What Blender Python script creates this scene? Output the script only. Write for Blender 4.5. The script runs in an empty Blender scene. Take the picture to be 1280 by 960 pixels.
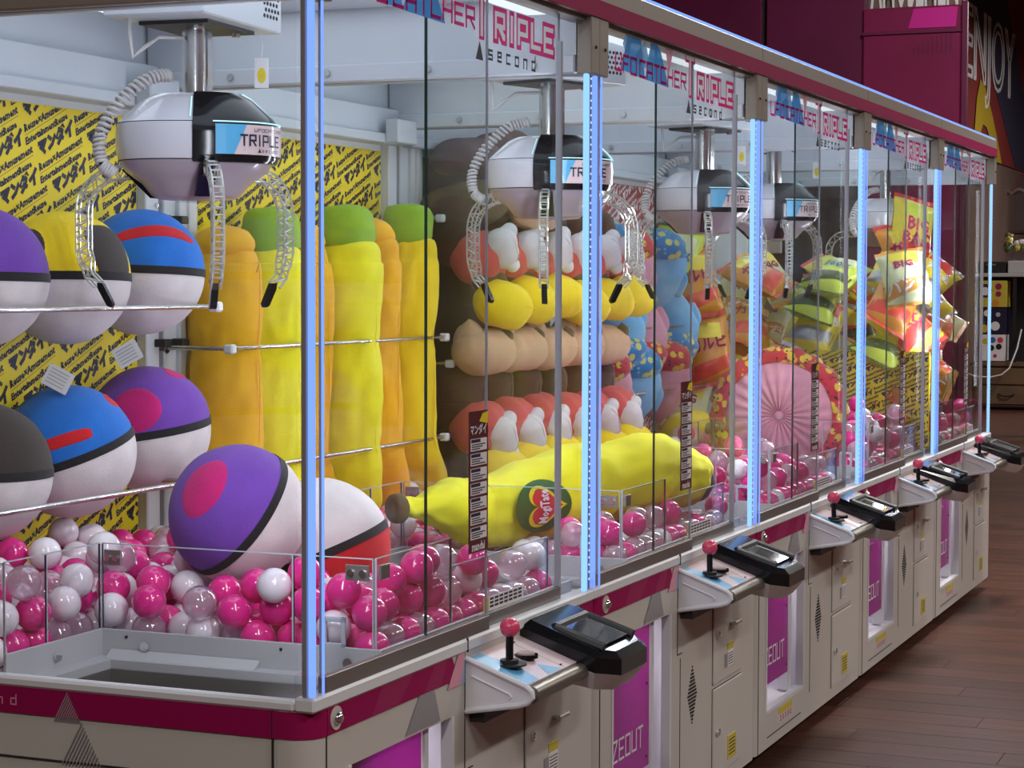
import bpy, math, random
from mathutils import Vector, Matrix, noise
S = bpy.context.scene
C = S.collection
random.seed(7)
PI = math.pi
P = 1.24                      # pitch of the machine row along X; fronts lie on y = 0, machines reach back to +Y

# ------------------------------------------------------------------ camera, world, lights, exposure
cam_d = bpy.data.cameras.new('camera'); cam = bpy.data.objects.new('camera', cam_d); C.objects.link(cam)
yaw, pit, rol, fpx = 0.393089845, -0.0490135582, 0.00267306, 2558.54
F = Vector((math.cos(yaw)*math.cos(pit), math.sin(yaw)*math.cos(pit), math.sin(pit)))
R = Vector((math.sin(yaw), -math.cos(yaw), 0)); U = R.cross(F)
R2 = R*math.cos(rol)+U*math.sin(rol); U2 = -R*math.sin(rol)+U*math.cos(rol)
cam.matrix_world = Matrix(((R2.x, U2.x, -F.x, -2.75653), (R2.y, U2.y, -F.y, -1.473612), (R2.z, U2.z, -F.z, 1.315554), (0, 0, 0, 1)))
cam_d.sensor_width = 36; cam_d.lens = fpx/1280*36; cam_d.clip_end = 100
S.camera = cam
S.view_settings.view_transform = 'Standard'; S.view_settings.look = 'None'
S.view_settings.gamma = 1; S.view_settings.use_curve_mapping = False
S.view_settings.exposure = 0.0
S.cycles.transparent_max_bounces = 80
S.cycles.max_bounces = 8
S.cycles.caustics_reflective = False; S.cycles.caustics_refractive = False
w = bpy.data.worlds.new('world'); S.world = w; w.use_nodes = True
w.node_tree.nodes['Background'].inputs[0].default_value = (.5, .52, .6, 1)
w.node_tree.nodes['Background'].inputs[1].default_value = .10

def area(name, loc, rot, sx, sy, power, col):
    l = bpy.data.lights.new(name, 'AREA'); l.shape = 'RECTANGLE'; l.size = sx; l.size_y = sy
    l.energy = power; l.color = col
    o = bpy.data.objects.new(name, l); o.location = loc; o.rotation_euler = rot; C.objects.link(o)
    return o
LAMPS = [(-5.0, -1.6), (-1.5, -4.4), (2.0, -4.4), (5.5, -4.4), (9.0, -4.4), (12.5, -4.0), (6.4, -0.4), (16.5, -1.0), (20.5, -0.6)]
for lx, ly in LAMPS:
    area('ceiling_lamp_light', (lx, ly, 4.27), (math.radians(-14 if ly < -3 else 0), 0, 0), 1.2, .6, 148, (1, .95, .90))
LC = (.77, .88, 1)
for k in range(5):
    x0 = k*P
    area('cabinet_light', (x0+.62, .50, 1.903), (0, 0, 0), 1.1, .85, 4.2, LC)
    for px_ in (.05, 1.18):      # the lit corner posts
        area('post_light', (x0+px_, .045, 1.30), (math.radians(90), 0, math.radians(-48 if px_ < .5 else 48)), .03, .84, 3.8, (.84, .89, 1))
    area('prize_box_light', (x0+.3, .14, .555), (0, 0, 0), .42, .05, .8, (1, .9, 1))

# ------------------------------------------------------------------ materials
def mat(name, col, rough=.5, metal=0, emis=None, es=1, bump=0, bs=200, var=0, vs=8, sheen=0, coat=0, spec=None, stretch=None, rnd=0):
    m = bpy.data.materials.new(name); m.use_nodes = True
    n = m.node_tree.nodes; l = m.node_tree.links; b = n['Principled BSDF']
    b.inputs['Base Color'].default_value = (*col, 1); b.inputs['Roughness'].default_value = rough
    b.inputs['Metallic'].default_value = metal
    if coat: b.inputs['Coat Weight'].default_value = coat; b.inputs['Coat Roughness'].default_value = .08
    if spec is not None: b.inputs['Specular IOR Level'].default_value = spec
    if sheen: b.inputs['Sheen Weight'].default_value = sheen; b.inputs['Sheen Roughness'].default_value = .5
    if emis: b.inputs['Emission Color'].default_value = (*emis, 1); b.inputs['Emission Strength'].default_value = es
    tc = n.new('ShaderNodeTexCoord'); vec = tc.outputs['Object']
    if stretch:
        mp = n.new('ShaderNodeMapping'); mp.inputs['Scale'].default_value = stretch; l.new(vec, mp.inputs[0]); vec = mp.outputs[0]
    src = None
    if var:
        t = n.new('ShaderNodeTexNoise'); t.inputs['Scale'].default_value = vs; t.inputs['Detail'].default_value = 5
        l.new(vec, t.inputs['Vector'])
        r = n.new('ShaderNodeValToRGB'); r.color_ramp.elements[0].position = .3; r.color_ramp.elements[1].position = .7
        r.color_ramp.elements[0].color = (*[c*(1-var) for c in col], 1)
        r.color_ramp.elements[1].color = (*[min(1, c*(1+var)) for c in col], 1)
        l.new(t.outputs['Fac'], r.inputs[0]); src = r.outputs[0]
    if rnd:
        oi = n.new('ShaderNodeObjectInfo'); mr = n.new('ShaderNodeMapRange'); mr.inputs['To Min'].default_value = 1-rnd; mr.inputs['To Max'].default_value = 1+rnd
        l.new(oi.outputs['Random'], mr.inputs['Value'])
        h = n.new('ShaderNodeHueSaturation'); l.new(mr.outputs[0], h.inputs['Value'])
        if src: l.new(src, h.inputs['Color'])
        else: h.inputs['Color'].default_value = (*col, 1)
        src = h.outputs[0]
    if src: l.new(src, b.inputs['Base Color'])
    if bump:
        t = n.new('ShaderNodeTexNoise'); t.inputs['Scale'].default_value = bs; t.inputs['Detail'].default_value = 3
        l.new(tc.outputs['Object'], t.inputs['Vector'])
        bp = n.new('ShaderNodeBump'); bp.inputs['Strength'].default_value = bump; bp.inputs['Distance'].default_value = .004
        l.new(t.outputs['Fac'], bp.inputs['Height']); l.new(bp.outputs[0], b.inputs['Normal'])
    return m

def glassy(name, tint, f0=.04, rough=.02, body=None, bw=0, power=5, gain=1):
    """thin clear sheet: transparent with a Fresnel reflection, optional diffuse body share"""
    m = bpy.data.materials.new(name); m.use_nodes = True; n = m.node_tree.nodes; l = m.node_tree.links
    for x in list(n): n.remove(x)
    out = n.new('ShaderNodeOutputMaterial'); tr = n.new('ShaderNodeBsdfTransparent'); tr.inputs[0].default_value = (*tint, 1)
    gl = n.new('ShaderNodeBsdfGlossy'); gl.inputs['Roughness'].default_value = rough
    g = n.new('ShaderNodeNewGeometry'); d = n.new('ShaderNodeVectorMath'); d.operation = 'DOT_PRODUCT'
    l.new(g.outputs['Incoming'], d.inputs[0]); l.new(g.outputs['Normal'], d.inputs[1])
    def M(op, a, b=None):
        x = n.new('ShaderNodeMath'); x.operation = op
        for i, v in enumerate((a, b)):
            if v is None: continue
            if isinstance(v, (int, float)): x.inputs[i].default_value = v
            else: l.new(v, x.inputs[i])
        return x.outputs[0]
    f = M('ADD', M('MULTIPLY', M('POWER', M('SUBTRACT', 1, M('ABSOLUTE', d.outputs['Value'])), power), gain*(1-f0)), f0)
    base = tr.outputs[0]
    if body:
        df = n.new('ShaderNodeBsdfDiffuse'); df.inputs[0].default_value = (*body, 1)
        tl = n.new('ShaderNodeBsdfTranslucent'); tl.inputs[0].default_value = (*body, 1)
        a = n.new('ShaderNodeAddShader'); mxb = n.new('ShaderNodeMixShader'); mxb.inputs[0].default_value = .45
        l.new(df.outputs[0], mxb.inputs[1]); l.new(tl.outputs[0], mxb.inputs[2])
        mx = n.new('ShaderNodeMixShader'); mx.inputs[0].default_value = bw
        l.new(tr.outputs[0], mx.inputs[1]); l.new(mxb.outputs[0], mx.inputs[2]); base = mx.outputs[0]
    mx = n.new('ShaderNodeMixShader'); l.new(f, mx.inputs[0]); l.new(base, mx.inputs[1]); l.new(gl.outputs[0], mx.inputs[2])
    l.new(mx.outputs[0], out.inputs[0])
    return m

def transl(name, col):
    return glassy(name, (1, 1, 1), .03, .15, col, .93, 5, .3)

def emit(name, col, s):
    m = bpy.data.materials.new(name); m.use_nodes = True; n = m.node_tree.nodes
    for x in list(n): n.remove(x)
    o = n.new('ShaderNodeOutputMaterial'); e = n.new('ShaderNodeEmission'); e.inputs[0].default_value = (*col, 1); e.inputs[1].default_value = s
    m.node_tree.links.new(e.outputs[0], o.inputs[0]); return m

def floral(name, c1, c2, c3):
    m = mat(name, c1, .85, sheen=.3); n = m.node_tree.nodes; l = m.node_tree.links; b = n['Principled BSDF']
    tc = n.new('ShaderNodeTexCoord')
    def vor(scale, pos):
        v = n.new('ShaderNodeTexVoronoi'); v.inputs['Scale'].default_value = scale; l.new(tc.outputs['Object'], v.inputs['Vector'])
        r = n.new('ShaderNodeValToRGB'); r.color_ramp.interpolation = 'CONSTANT'
        r.color_ramp.elements[0].color = (1, 1, 1, 1); r.color_ramp.elements[1].color = (0, 0, 0, 1); r.color_ramp.elements[1].position = pos
        l.new(v.outputs['Distance'], r.inputs[0]); return r.outputs[0]
    m1 = n.new('ShaderNodeMix'); m1.data_type = 'RGBA'; m1.inputs[6].default_value = (*c1, 1); m1.inputs[7].default_value = (*c2, 1); l.new(vor(28, .42), m1.inputs[0])
    m2 = n.new('ShaderNodeMix'); m2.data_type = 'RGBA'; m2.inputs[7].default_value = (*c3, 1); l.new(m1.outputs[2], m2.inputs[6]); l.new(vor(47, .25), m2.inputs[0])
    l.new(m2.outputs[2], b.inputs['Base Color']); return m

M = {}
M['beige'] = mat('beige_paint', (.60, .565, .53), .42, bump=.12, bs=900)
M['taupe'] = mat('taupe_paint', (.30, .262, .225), .42)
M['white'] = mat('white_paint', (.74, .75, .78), .38)
M['wint'] = mat('grey_white_enamel', (.50, .53, .58), .30)
M['cgrey'] = mat('chute_enamel', (.40, .40, .43), .4)
M['satin'] = mat('satin_bar', (.22, .20, .17), .38, .8)
M['bar'] = mat('polished_bar', (.46, .46, .50), .3, .5)
M['cream'] = mat('white_steel', (.66, .67, .70), .45)
M['gap'] = mat('dark_gap', (.02, .02, .02), .8)
M['maroon'] = mat('maroon_band', (.32, .006, .085), .6, spec=.12)
M['maroon2'] = mat('maroon_print', (.34, .025, .11), .6, spec=.12)
M['greytri'] = mat('grey_print', (.30, .29, .31), .4)
M['bluetri'] = mat('blue_print', (.05, .25, .62), .4)
M['bluetri2'] = mat('pale_blue_print', (.25, .48, .82), .4)
M['pinktri'] = mat('pink_print', (.75, .32, .42), .4)
M['magenta'] = mat('magenta_print', (.62, .012, .16), .4)
M['tmag'] = transl('magenta_glass_print', (.72, .015, .20))
M['tblue'] = transl('blue_glass_print', (.06, .32, .75))
M['tblue2'] = transl('pale_blue_glass_print', (.22, .50, .85))
M['tpink'] = transl('pink_glass_print', (.80, .38, .50))
M['twhite'] = transl('white_glass_print', (.80, .82, .86))
M['inkw'] = mat('white_print', (.85, .83, .86), .4)
M['ink'] = mat('black_print', (.012, .012, .03), .5)
M['alu'] = mat('aluminium_rail', (.30, .28, .27), .38, .75)
M['steel'] = mat('brushed_steel', (.62, .60, .58), .25, 1)
M['chrome'] = mat('chrome', (.85, .85, .87), .06, 1)
M['black'] = mat('black_plastic', (.008, .008, .010), .14, spec=.35)
M['blackm'] = mat('matte_black', (.014, .013, .014), .5)
M['purple'] = mat('purple_plastic', (.30, .10, .42), .35)
M['glass'] = glassy('window_glass', (.985, .992, .990), .018, gain=.5)
M['acryl'] = glassy('acrylic_sheet', (.975, .97, .98), .025, gain=.6)
M['edge'] = mat('green_glass_edge', (.004, .02, .016), .2)
M['edgel'] = mat('pale_sheet_edge', (.42, .44, .52), .25)
M['flap'] = glassy('magenta_flap', (.80, .16, .72), .05, .08, (.62, .035, .50), .62)
M['led'] = emit('blue_led', (.20, .36, 1), 1.25)
M['led2'] = emit('pale_blue_led', (.27, .55, 1), 1.35)
M['leddot'] = emit('white_led_dot', (.75, .84, 1), 1.0)
M['ledline'] = emit('cool_led_line', (.45, .75, .85), 1.6)
M['lampm'] = emit('lamp_panel', (1, .96, .9), 7)
M['stripm'] = emit('light_strip', (.85, .93, 1), 1.2)
M['screen'] = mat('dark_screen', (.02, .03, .04), .04, coat=1)
M['deck'] = mat('pink_deck_print', (.70, .54, .56), .3, coat=.4)
M['deckb'] = mat('blue_deck_print', (.10, .40, .68), .3, coat=.4)
M['knob'] = mat('red_knob', (.74, .07, .16), .25, coat=.4)
M['yellow'] = mat('yellow_sheet', (.86, .66, .015), .5)
M['olive_sheet'] = mat('dark_olive_sheet', (.07, .055, .035), .6)
M['redsheet'] = mat('red_sheet', (.36, .025, .03), .5)
M['navy'] = mat('navy_print', (.012, .012, .045), .5)
M['yel_st'] = mat('yellow_sticker', (.62, .50, .06), .5)
M['truss'] = glassy('clear_plastic', (.90, .90, .88), .16, .10, (.85, .85, .82), .42, 2.5)
M['hood'] = mat('pearl_hood', (.62, .60, .66), .22, coat=.6)
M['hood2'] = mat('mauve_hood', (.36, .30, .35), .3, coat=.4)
M['coil'] = mat('grey_cord', (.56, .53, .53), .5)
def plush(name, c, b=.5): return mat(name, c, .92, bump=b, bs=520, var=.10, vs=14, sheen=.12)
M['p_white'] = plush('plush_white', (.74, .68, .70))
M['p_black'] = plush('plush_black', (.012, .011, .013))
M['p_char'] = plush('plush_charcoal', (.042, .032, .028))
M['p_blue'] = plush('plush_blue', (.012, .16, .62))
M['p_red'] = plush('plush_red', (.62, .012, .020))
M['p_purple'] = plush('plush_purple', (.17, .055, .42))
M['p_mag'] = plush('plush_magenta', (.56, .010, .17))
M['p_yellow'] = plush('plush_yellow', (.95, .68, .010))
M['p_lemon'] = plush('plush_lemon', (.96, .86, .016))
M['p_orange'] = plush('plush_orange', (.97, .48, .008))
M['p_green'] = plush('plush_green', (.30, .50, .03))
M['p_brown'] = plush('plush_brown', (.085, .038, .028))
M['p_coral'] = plush('plush_coral', (.66, .10, .09))
M['p_beige'] = plush('plush_beige', (.66, .42, .26))
M['p_olive'] = plush('plush_olive', (.13, .09, .035))
M['p_pink'] = plush('plush_pink', (.76, .34, .44))
M['p_sky'] = plush('plush_sky', (.22, .50, .80))
M['f_red'] = floral('red_floral', (.55, .03, .05), (.75, .50, .05), (.04, .02, .02))
M['f_blue'] = floral('blue_floral', (.03, .22, .50), (.70, .62, .15), (.25, .5, .7))
M['b_pink'] = mat('pink_ball', (.80, .030, .27), .16, coat=.5)
M['b_deep'] = mat('deep_pink_ball', (.62, .015, .15), .16, coat=.5)
M['b_white'] = mat('white_ball', (.84, .78, .84), .18, coat=.5)
M['b_clear'] = glassy('clear_ball', (.96, .90, .94), .10, .05, (.95, .70, .83), .42, 2.0)
M['wall'] = mat('brown_wall', (.19, .12, .10), .7, var=.15, vs=1.5)
M['mwall'] = mat('mural_red', (.24, .030, .028), .6, var=.12, vs=2)
M['mnavy'] = mat('mural_navy', (.045, .042, .085), .6)
M['myellow'] = mat('mural_yellow', (.50, .34, .02), .6)
M['mpart'] = mat('maroon_partition', (.17, .012, .060), .35, var=.12, vs=2, coat=.3)
M['mpart2'] = mat('dark_maroon_partition', (.11, .010, .050), .4, var=.12, vs=2)
M['mpink'] = mat('pink_panel_print', (.50, .02, .25), .35)
M['dkbase'] = mat('dark_brown_base', (.060, .045, .040), .6, var=.3, vs=3)
M['ceil'] = mat('ceiling_paint', (.16, .14, .14), .8)
M['wood'] = mat('dark_wood', (.080, .031, .020), .42, bump=.2, bs=120, spec=.3, var=.62, vs=2.6, stretch=(30, 1.2, 10), rnd=.25)
M['brownwood'] = mat('drawer_wood', (.15, .09, .05), .5, var=.2, vs=4)
M['card'] = mat('box_card', (.50, .50, .50), .5)
M['bagY'] = mat('yellow_foil', (.90, .72, .06), .36, bump=.3, bs=22, coat=.25)
M['bagL'] = mat('lime_foil', (.66, .76, .08), .36, bump=.3, bs=22, coat=.25)
M['bagR'] = mat('red_foil', (.70, .05, .04), .36, bump=.3, bs=22, coat=.25)
M['bagP'] = mat('pale_foil', (.76, .78, .46), .36, bump=.3, bs=22, coat=.25)
M['bagO'] = mat('orange_foil', (.70, .28, .04), .36, bump=.3, bs=22, coat=.25)
M['bagG'] = mat('dark_green_foil', (.06, .10, .03), .36, bump=.3, bs=22, coat=.25)
M['bagS'] = mat('silver_foil', (.42, .42, .44), .3, .6)
M['bluep'] = mat('blue_label', (.04, .16, .50), .4)

# ------------------------------------------------------------------ mesh helpers
class MB:
    def __init__(s): s.v = []; s.f = []; s.mi = []; s.cur = 0
    def m(s, i): s.cur = i; return s
    def add(s, vs, fs):
        o = len(s.v); s.v += [tuple(v) for v in vs]; s.f += [tuple(i+o for i in f) for f in fs]; s.mi += [s.cur]*len(fs); return s
    def box(s, x0, x1, y0, y1, z0, z1):
        if x1 < x0: x0, x1 = x1, x0
        if y1 < y0: y0, y1 = y1, y0
        vs = [(x, y, z) for z in (z0, z1) for y in (y0, y1) for x in (x0, x1)]
        return s.add(vs, [(0, 2, 3, 1), (4, 5, 7, 6), (0, 1, 5, 4), (2, 6, 7, 3), (0, 4, 6, 2), (1, 3, 7, 5)])
    def bbox(s, x0, x1, y0, y1, z0, z1, b=.004):
        """box with chamfered edges"""
        vs = []; ix = {}
        for i, x in enumerate((x0, x1)):
            for j, y in enumerate((y0, y1)):
                for k, z in enumerate((z0, z1)):
                    sx, sy, sz = (b, -b)[i], (b, -b)[j], (b, -b)[k]
                    ix[i, j, k, 0] = len(vs); vs.append((x, y+sy, z+sz))
                    ix[i, j, k, 1] = len(vs); vs.append((x+sx, y, z+sz))
                    ix[i, j, k, 2] = len(vs); vs.append((x+sx, y+sy, z))
        fs = []
        I = ix
        for i in (0, 1):
            fs.append((I[i, 0, 0, 0], I[i, 1, 0, 0], I[i, 1, 1, 0], I[i, 0, 1, 0]))
            fs.append((I[0, i, 0, 1], I[1, i, 0, 1], I[1, i, 1, 1], I[0, i, 1, 1]))
            fs.append((I[0, 0, i, 2], I[1, 0, i, 2], I[1, 1, i, 2], I[0, 1, i, 2]))
        for a in (0, 1):
            for c in (0, 1):
                fs.append((I[a, c, 0, 0], I[a, c, 1, 0], I[a, c, 1, 1], I[a, c, 0, 1]))
                fs.append((I[a, 0, c, 0], I[a, 1, c, 0], I[a, 1, c, 2], I[a, 0, c, 2]))
                fs.append((I[0, a, c, 1], I[1, a, c, 1], I[1, a, c, 2], I[0, a, c, 2]))
                for k in (0, 1): fs.append((I[a, c, k, 0], I[a, c, k, 1], I[a, c, k, 2]))
        return s.add(vs, fs)
    def prism(s, poly, fn, t0, t1):
        """poly of 2D points; fn(u, v, t) -> 3D"""
        n = len(poly)
        vs = [fn(u, v, t0) for u, v in poly]+[fn(u, v, t1) for u, v in poly]
        fs = [tuple(range(n))[::-1], tuple(range(n, 2*n))]+[(i, (i+1) % n, n+(i+1) % n, n+i) for i in range(n)]
        return s.add(vs, fs)
    def poly(s, pts): return s.add(pts, [tuple(range(len(pts)))])
    def tube(s, pts, r, n=8, closed=False, caps=True):
        pts = [Vector(p) for p in pts]; vs = []; N = len(pts)
        rr = r if isinstance(r, (list, tuple)) else [r]*N
        t = (pts[1]-pts[0]).normalized(); up = Vector((0, 0, 1)) if abs(t.z) < .9 else Vector((1, 0, 0))
        a = t.cross(up).normalized()
        for i, p in enumerate(pts):
            if closed: t2 = (pts[(i+1) % N]-pts[i-1]).normalized()
            else: t2 = (pts[min(i+1, N-1)]-pts[max(i-1, 0)]).normalized()
            a = (a-t2*a.dot(t2)).normalized(); b = t2.cross(a)
            for k in range(n):
                q = 2*PI*k/n; vs.append(p+(a*math.cos(q)+b*math.sin(q))*rr[i])
        fs = []
        for i in range(N if closed else N-1):
            j = (i+1) % N
            for k in range(n): fs.append((i*n+k, i*n+(k+1) % n, j*n+(k+1) % n, j*n+k))
        if caps and not closed: fs += [tuple(range(n))[::-1], tuple(range((N-1)*n, N*n))]
        return s.add(vs, fs)
    def cyl(s, a, b, r, n=14): return s.tube([a, b], r, n)
    def lathe(s, prof, c, n=40, a0=0, a1=2*PI, shape=None):
        full = abs(a1-a0-2*PI) < 1e-6; m = n if full else n+1; vs = []
        for r, z in prof:
            for k in range(m):
                q = a0+(a1-a0)*k/n; rk = r*(shape(q) if shape else 1)
                vs.append((c[0]+rk*math.cos(q), c[1]+rk*math.sin(q), c[2]+z))
        fs = []
        for i in range(len(prof)-1):
            for k in range(n):
                j = (k+1) % m
                fs.append((i*m+k, i*m+j, (i+1)*m+j, (i+1)*m+k))
        return s.add(vs, fs)
    def sphere(s, c, r, n=16, m=10, sc=(1, 1, 1)):
        vs = [(c[0], c[1], c[2]-r*sc[2])]
        for i in range(1, m):
            t = PI*i/m
            for k in range(n):
                q = 2*PI*k/n; vs.append((c[0]+r*sc[0]*math.sin(t)*math.cos(q), c[1]+r*sc[1]*math.sin(t)*math.sin(q), c[2]-r*sc[2]*math.cos(t)))
        vs.append((c[0], c[1], c[2]+r*sc[2])); L = len(vs)-1
        fs = [(0, 1+(k+1) % n, 1+k) for k in range(n)]
        for i in range(m-2):
            for k in range(n): fs.append((1+i*n+k, 1+i*n+(k+1) % n, 1+(i+1)*n+(k+1) % n, 1+(i+1)*n+k))
        fs += [(1+(m-2)*n+k, 1+(m-2)*n+(k+1) % n, L) for k in range(n)]
        return s.add(vs, fs)
    def mesh(s, name, mats, smooth=False):
        me = bpy.data.meshes.new(name); me.from_pydata(s.v, [], s.f); me.update()
        for x in (mats if isinstance(mats, (list, tuple)) else [mats]): me.materials.append(M[x] if isinstance(x, str) else x)
        if len(me.materials) > 1: me.polygons.foreach_set('material_index', s.mi)
        if smooth:
            me.shade_smooth()
            if smooth != 'all': me.set_sharp_from_angle(angle=math.radians(38))
        return me
    def build(s, name, mats, parent=None, smooth=False, loc=None, label=None, kind=None):
        o = bpy.data.objects.new(name, s.mesh(name, mats, smooth)); C.objects.link(o)
        if parent: o.parent = parent
        if loc is not None: o.location = loc
        if label: o['label'] = label
        if kind: o['kind'] = kind
        return o
def thing(name, label, cat, loc=(0, 0, 0), rot=(0, 0, 0), group=None):
    o = bpy.data.objects.new(name, None); C.objects.link(o); o.empty_display_size = .05
    o.location = loc; o.rotation_euler = rot; tag(o, label, cat, group); return o
def tag(o, label, cat, group=None):
    o['label'] = label; o['category'] = cat
    if group: o['group'] = group
    return o
def struct(o): o['kind'] = 'structure'; return o
def copy_tree(o, parent=None, loc=None):
    c = o.copy(); C.objects.link(c)
    if parent: c.parent = parent
    if loc is not None: c.location = loc
    for ch in KIDS.get(o.name, o.children): copy_tree(ch, c)
    return c
KIDS = {}

# angular stroke lettering (u right, v up, cell 1x1)
ST = {'U': [[(0, 1), (0, 0), (1, 0), (1, 1)]], 'F': [[(1, 1), (0, 1), (0, 0)], [(0, .52), (.8, .52)]], 'O': [[(0, 0), (0, 1), (1, 1), (1, 0), (0, 0)]],
      'C': [[(1, 1), (0, 1), (0, 0), (1, 0)]], 'A': [[(0, 0), (0, 1), (1, 1), (1, 0)], [(0, .4), (1, .4)]], 'T': [[(0, 1), (1, 1)], [(.5, 1), (.5, 0)]],
      'H': [[(0, 0), (0, 1)], [(1, 0), (1, 1)], [(0, .5), (1, .5)]], 'E': [[(1, 1), (0, 1), (0, 0), (1, 0)], [(0, .5), (.85, .5)]],
      'R': [[(0, 0), (0, 1), (1, 1), (1, .48), (0, .48)], [(.45, .48), (1, 0)]], 'P': [[(0, 0), (0, 1), (1, 1), (1, .42), (0, .42)]],
      'I': [[(.5, 0), (.5, 1)]], 'L': [[(0, 1), (0, 0), (1, 0)]], 'Z': [[(0, 1), (1, 1), (0, 0), (1, 0)]], 'N': [[(0, 0), (0, 1), (1, 0), (1, 1)]],
      's': [[(1, 1), (0, 1), (0, .5), (1, .5), (1, 0), (0, 0)]], 'e': [[(1, 0), (0, 0), (0, 1), (1, 1), (1, .5), (0, .5)]], 'c': [[(1, 1), (0, 1), (0, 0), (1, 0)]],
      'o': [[(0, 0), (0, 1), (1, 1), (1, 0), (0, 0)]], 'n': [[(0, 0), (0, 1), (1, 1), (1, 0)]], 'd': [[(1, 1.6), (1, 0), (0, 0), (0, 1), (1, 1)]], ' ': []}
def strokes(mb, text, fn, x, z, cw, ch, gap, t, lift=0):
    for c in text:
        if c == 'I': wq = cw*.5
        elif c == ' ': wq = cw*.45
        else: wq = cw
        for pl in ST[c]:
            for (a, b) in zip(pl[:-1], pl[1:]):
                p = Vector((x+a[0]*wq, z+a[1]*ch)); q = Vector((x+b[0]*wq, z+b[1]*ch)); d = (q-p).normalized()
                n = Vector((-d.y, d.x))*t/2; p = p-d*t/2; q = q+d*t/2
                mb.poly([fn(p.x-n.x, p.y-n.y, lift), fn(q.x-n.x, q.y-n.y, lift), fn(q.x+n.x, q.y+n.y, lift), fn(p.x+n.x, p.y+n.y, lift)])
        x += wq+gap
    return x
def raster(mo, mi, text, fn, x, z, cw, ch, gap, t, ti, lift, cell=.0022, big=None):
    segs = []; X0 = x
    for c in text:
        w_ = cw*.5 if c == 'I' else cw
        zz, hh = (z, ch)
        for pl in ST[c]:
            for a, b in zip(pl[:-1], pl[1:]): segs.append((x+a[0]*w_, zz+a[1]*hh, x+b[0]*w_, zz+b[1]*hh))
        x += w_+gap
    def dist(px, pz):
        m = 9
        for (a, b, c_, d) in segs:
            dx, dz = c_-a, d-b; L = dx*dx+dz*dz; q = max(0, min(1, ((px-a)*dx+(pz-b)*dz)/L)) if L else 0
            m = min(m, max(abs(px-a-q*dx), abs(pz-b-q*dz)))
        return m
    nx = int((x-X0+t)/cell)+1; nz = int((ch+t*1.2)/cell)+1
    for j in range(nz):
        pz = z-t*.6+(j+.5)*cell; run = None
        for i in range(nx+1):
            px = X0-t*.6+(i+.5)*cell; d = dist(px, pz) if i < nx else 9
            k = 0 if d > t/2 else (2 if d < ti/2 else 1)
            if run and run[0] != k:
                if run[0]: (mo if run[0] == 1 else mi).poly([fn(run[1], pz-cell/2, lift), fn(px-cell/2, pz-cell/2, lift), fn(px-cell/2, pz+cell/2, lift), fn(run[1], pz+cell/2, lift)])
                run = None
            if run is None: run = (k, px-cell/2)
    return x
def text_verts(body, size, shear=0, res=1, bold=0, align='LEFT', spacing=1):
    cu = bpy.data.curves.new('lettering', 'FONT'); cu.body = body; cu.size = size; cu.shear = shear; cu.resolution_u = res
    cu.offset = bold; cu.align_x = align; cu.space_character = spacing
    o = bpy.data.objects.new('lettering', cu); C.objects.link(o); bpy.context.view_layer.update()
    me = bpy.data.meshes.new_from_object(o)
    vs = [v.co.copy() for v in me.vertices]; fs = [tuple(p.vertices) for p in me.polygons]
    bpy.data.objects.remove(o); bpy.data.curves.remove(cu); bpy.data.meshes.remove(me)
    return vs, fs
FRONT = lambda y: (lambda u, v, t: (u, y-t, v))          # print facing -Y
NEAR = lambda x: (lambda u, v, t: (x-t, -u, v))          # print facing -X, u runs towards -Y

# soft swept form: body along a spine with elliptical section and wrinkles
def sweep(mb, pts, rad, n=24, asp=1.0, wr=.0, ws=9, seed=0, up=Vector((0, 0, 1)), sub=5, wz=1):
    P0 = [Vector(p) for p in pts]; pp = []; rr = []
    N = len(P0)
    def cr(a, b, c, d, t): return .5*((2*b)+(c-a)*t+(2*a-5*b+4*c-d)*t*t+(3*b-a-3*c+d)*t**3)
    for i in range(N-1):
        for k in range(sub):
            t = k/sub; g = lambda L, j: L[max(0, min(N-1, j))]
            pp.append(Vector([cr(g(P0, i-1)[q], g(P0, i)[q], g(P0, i+1)[q], g(P0, i+2)[q], t) for q in range(3)]))
            rr.append(max(.0005, cr(g(rad, i-1), g(rad, i), g(rad, i+1), g(rad, i+2), t)))
    pp.append(P0[-1]); rr.append(rad[-1])
    vs = []; m = len(pp)
    for i, p in enumerate(pp):
        t = (pp[min(i+1, m-1)]-pp[max(i-1, 0)]).normalized()
        a = up.cross(t)
        if a.length < .05: a = Vector((0, 1, 0)).cross(t)
        a.normalize(); b = t.cross(a)
        for k in range(n):
            q = 2*PI*k/n; d = a*math.cos(q)*asp+b*math.sin(q)
            v = p+d*rr[i]
            if wr:
                vq = Vector((v.x, v.y, v.z*wz)); v += d.normalized()*wr*(noise.noise(vq*ws+Vector((seed*7.1, seed*3.3, 0)))-.9*abs(noise.noise(vq*ws*2.6+Vector((seed, 0, seed*2)))))
            vs.append(v)
    fs = [(i*n+k, i*n+(k+1) % n, (i+1)*n+(k+1) % n, (i+1)*n+k) for i in range(m-1) for k in range(n)]
    fs += [tuple(range(n))[::-1], tuple(range((m-1)*n, m*n))]
    return mb.add(vs, fs)

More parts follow.
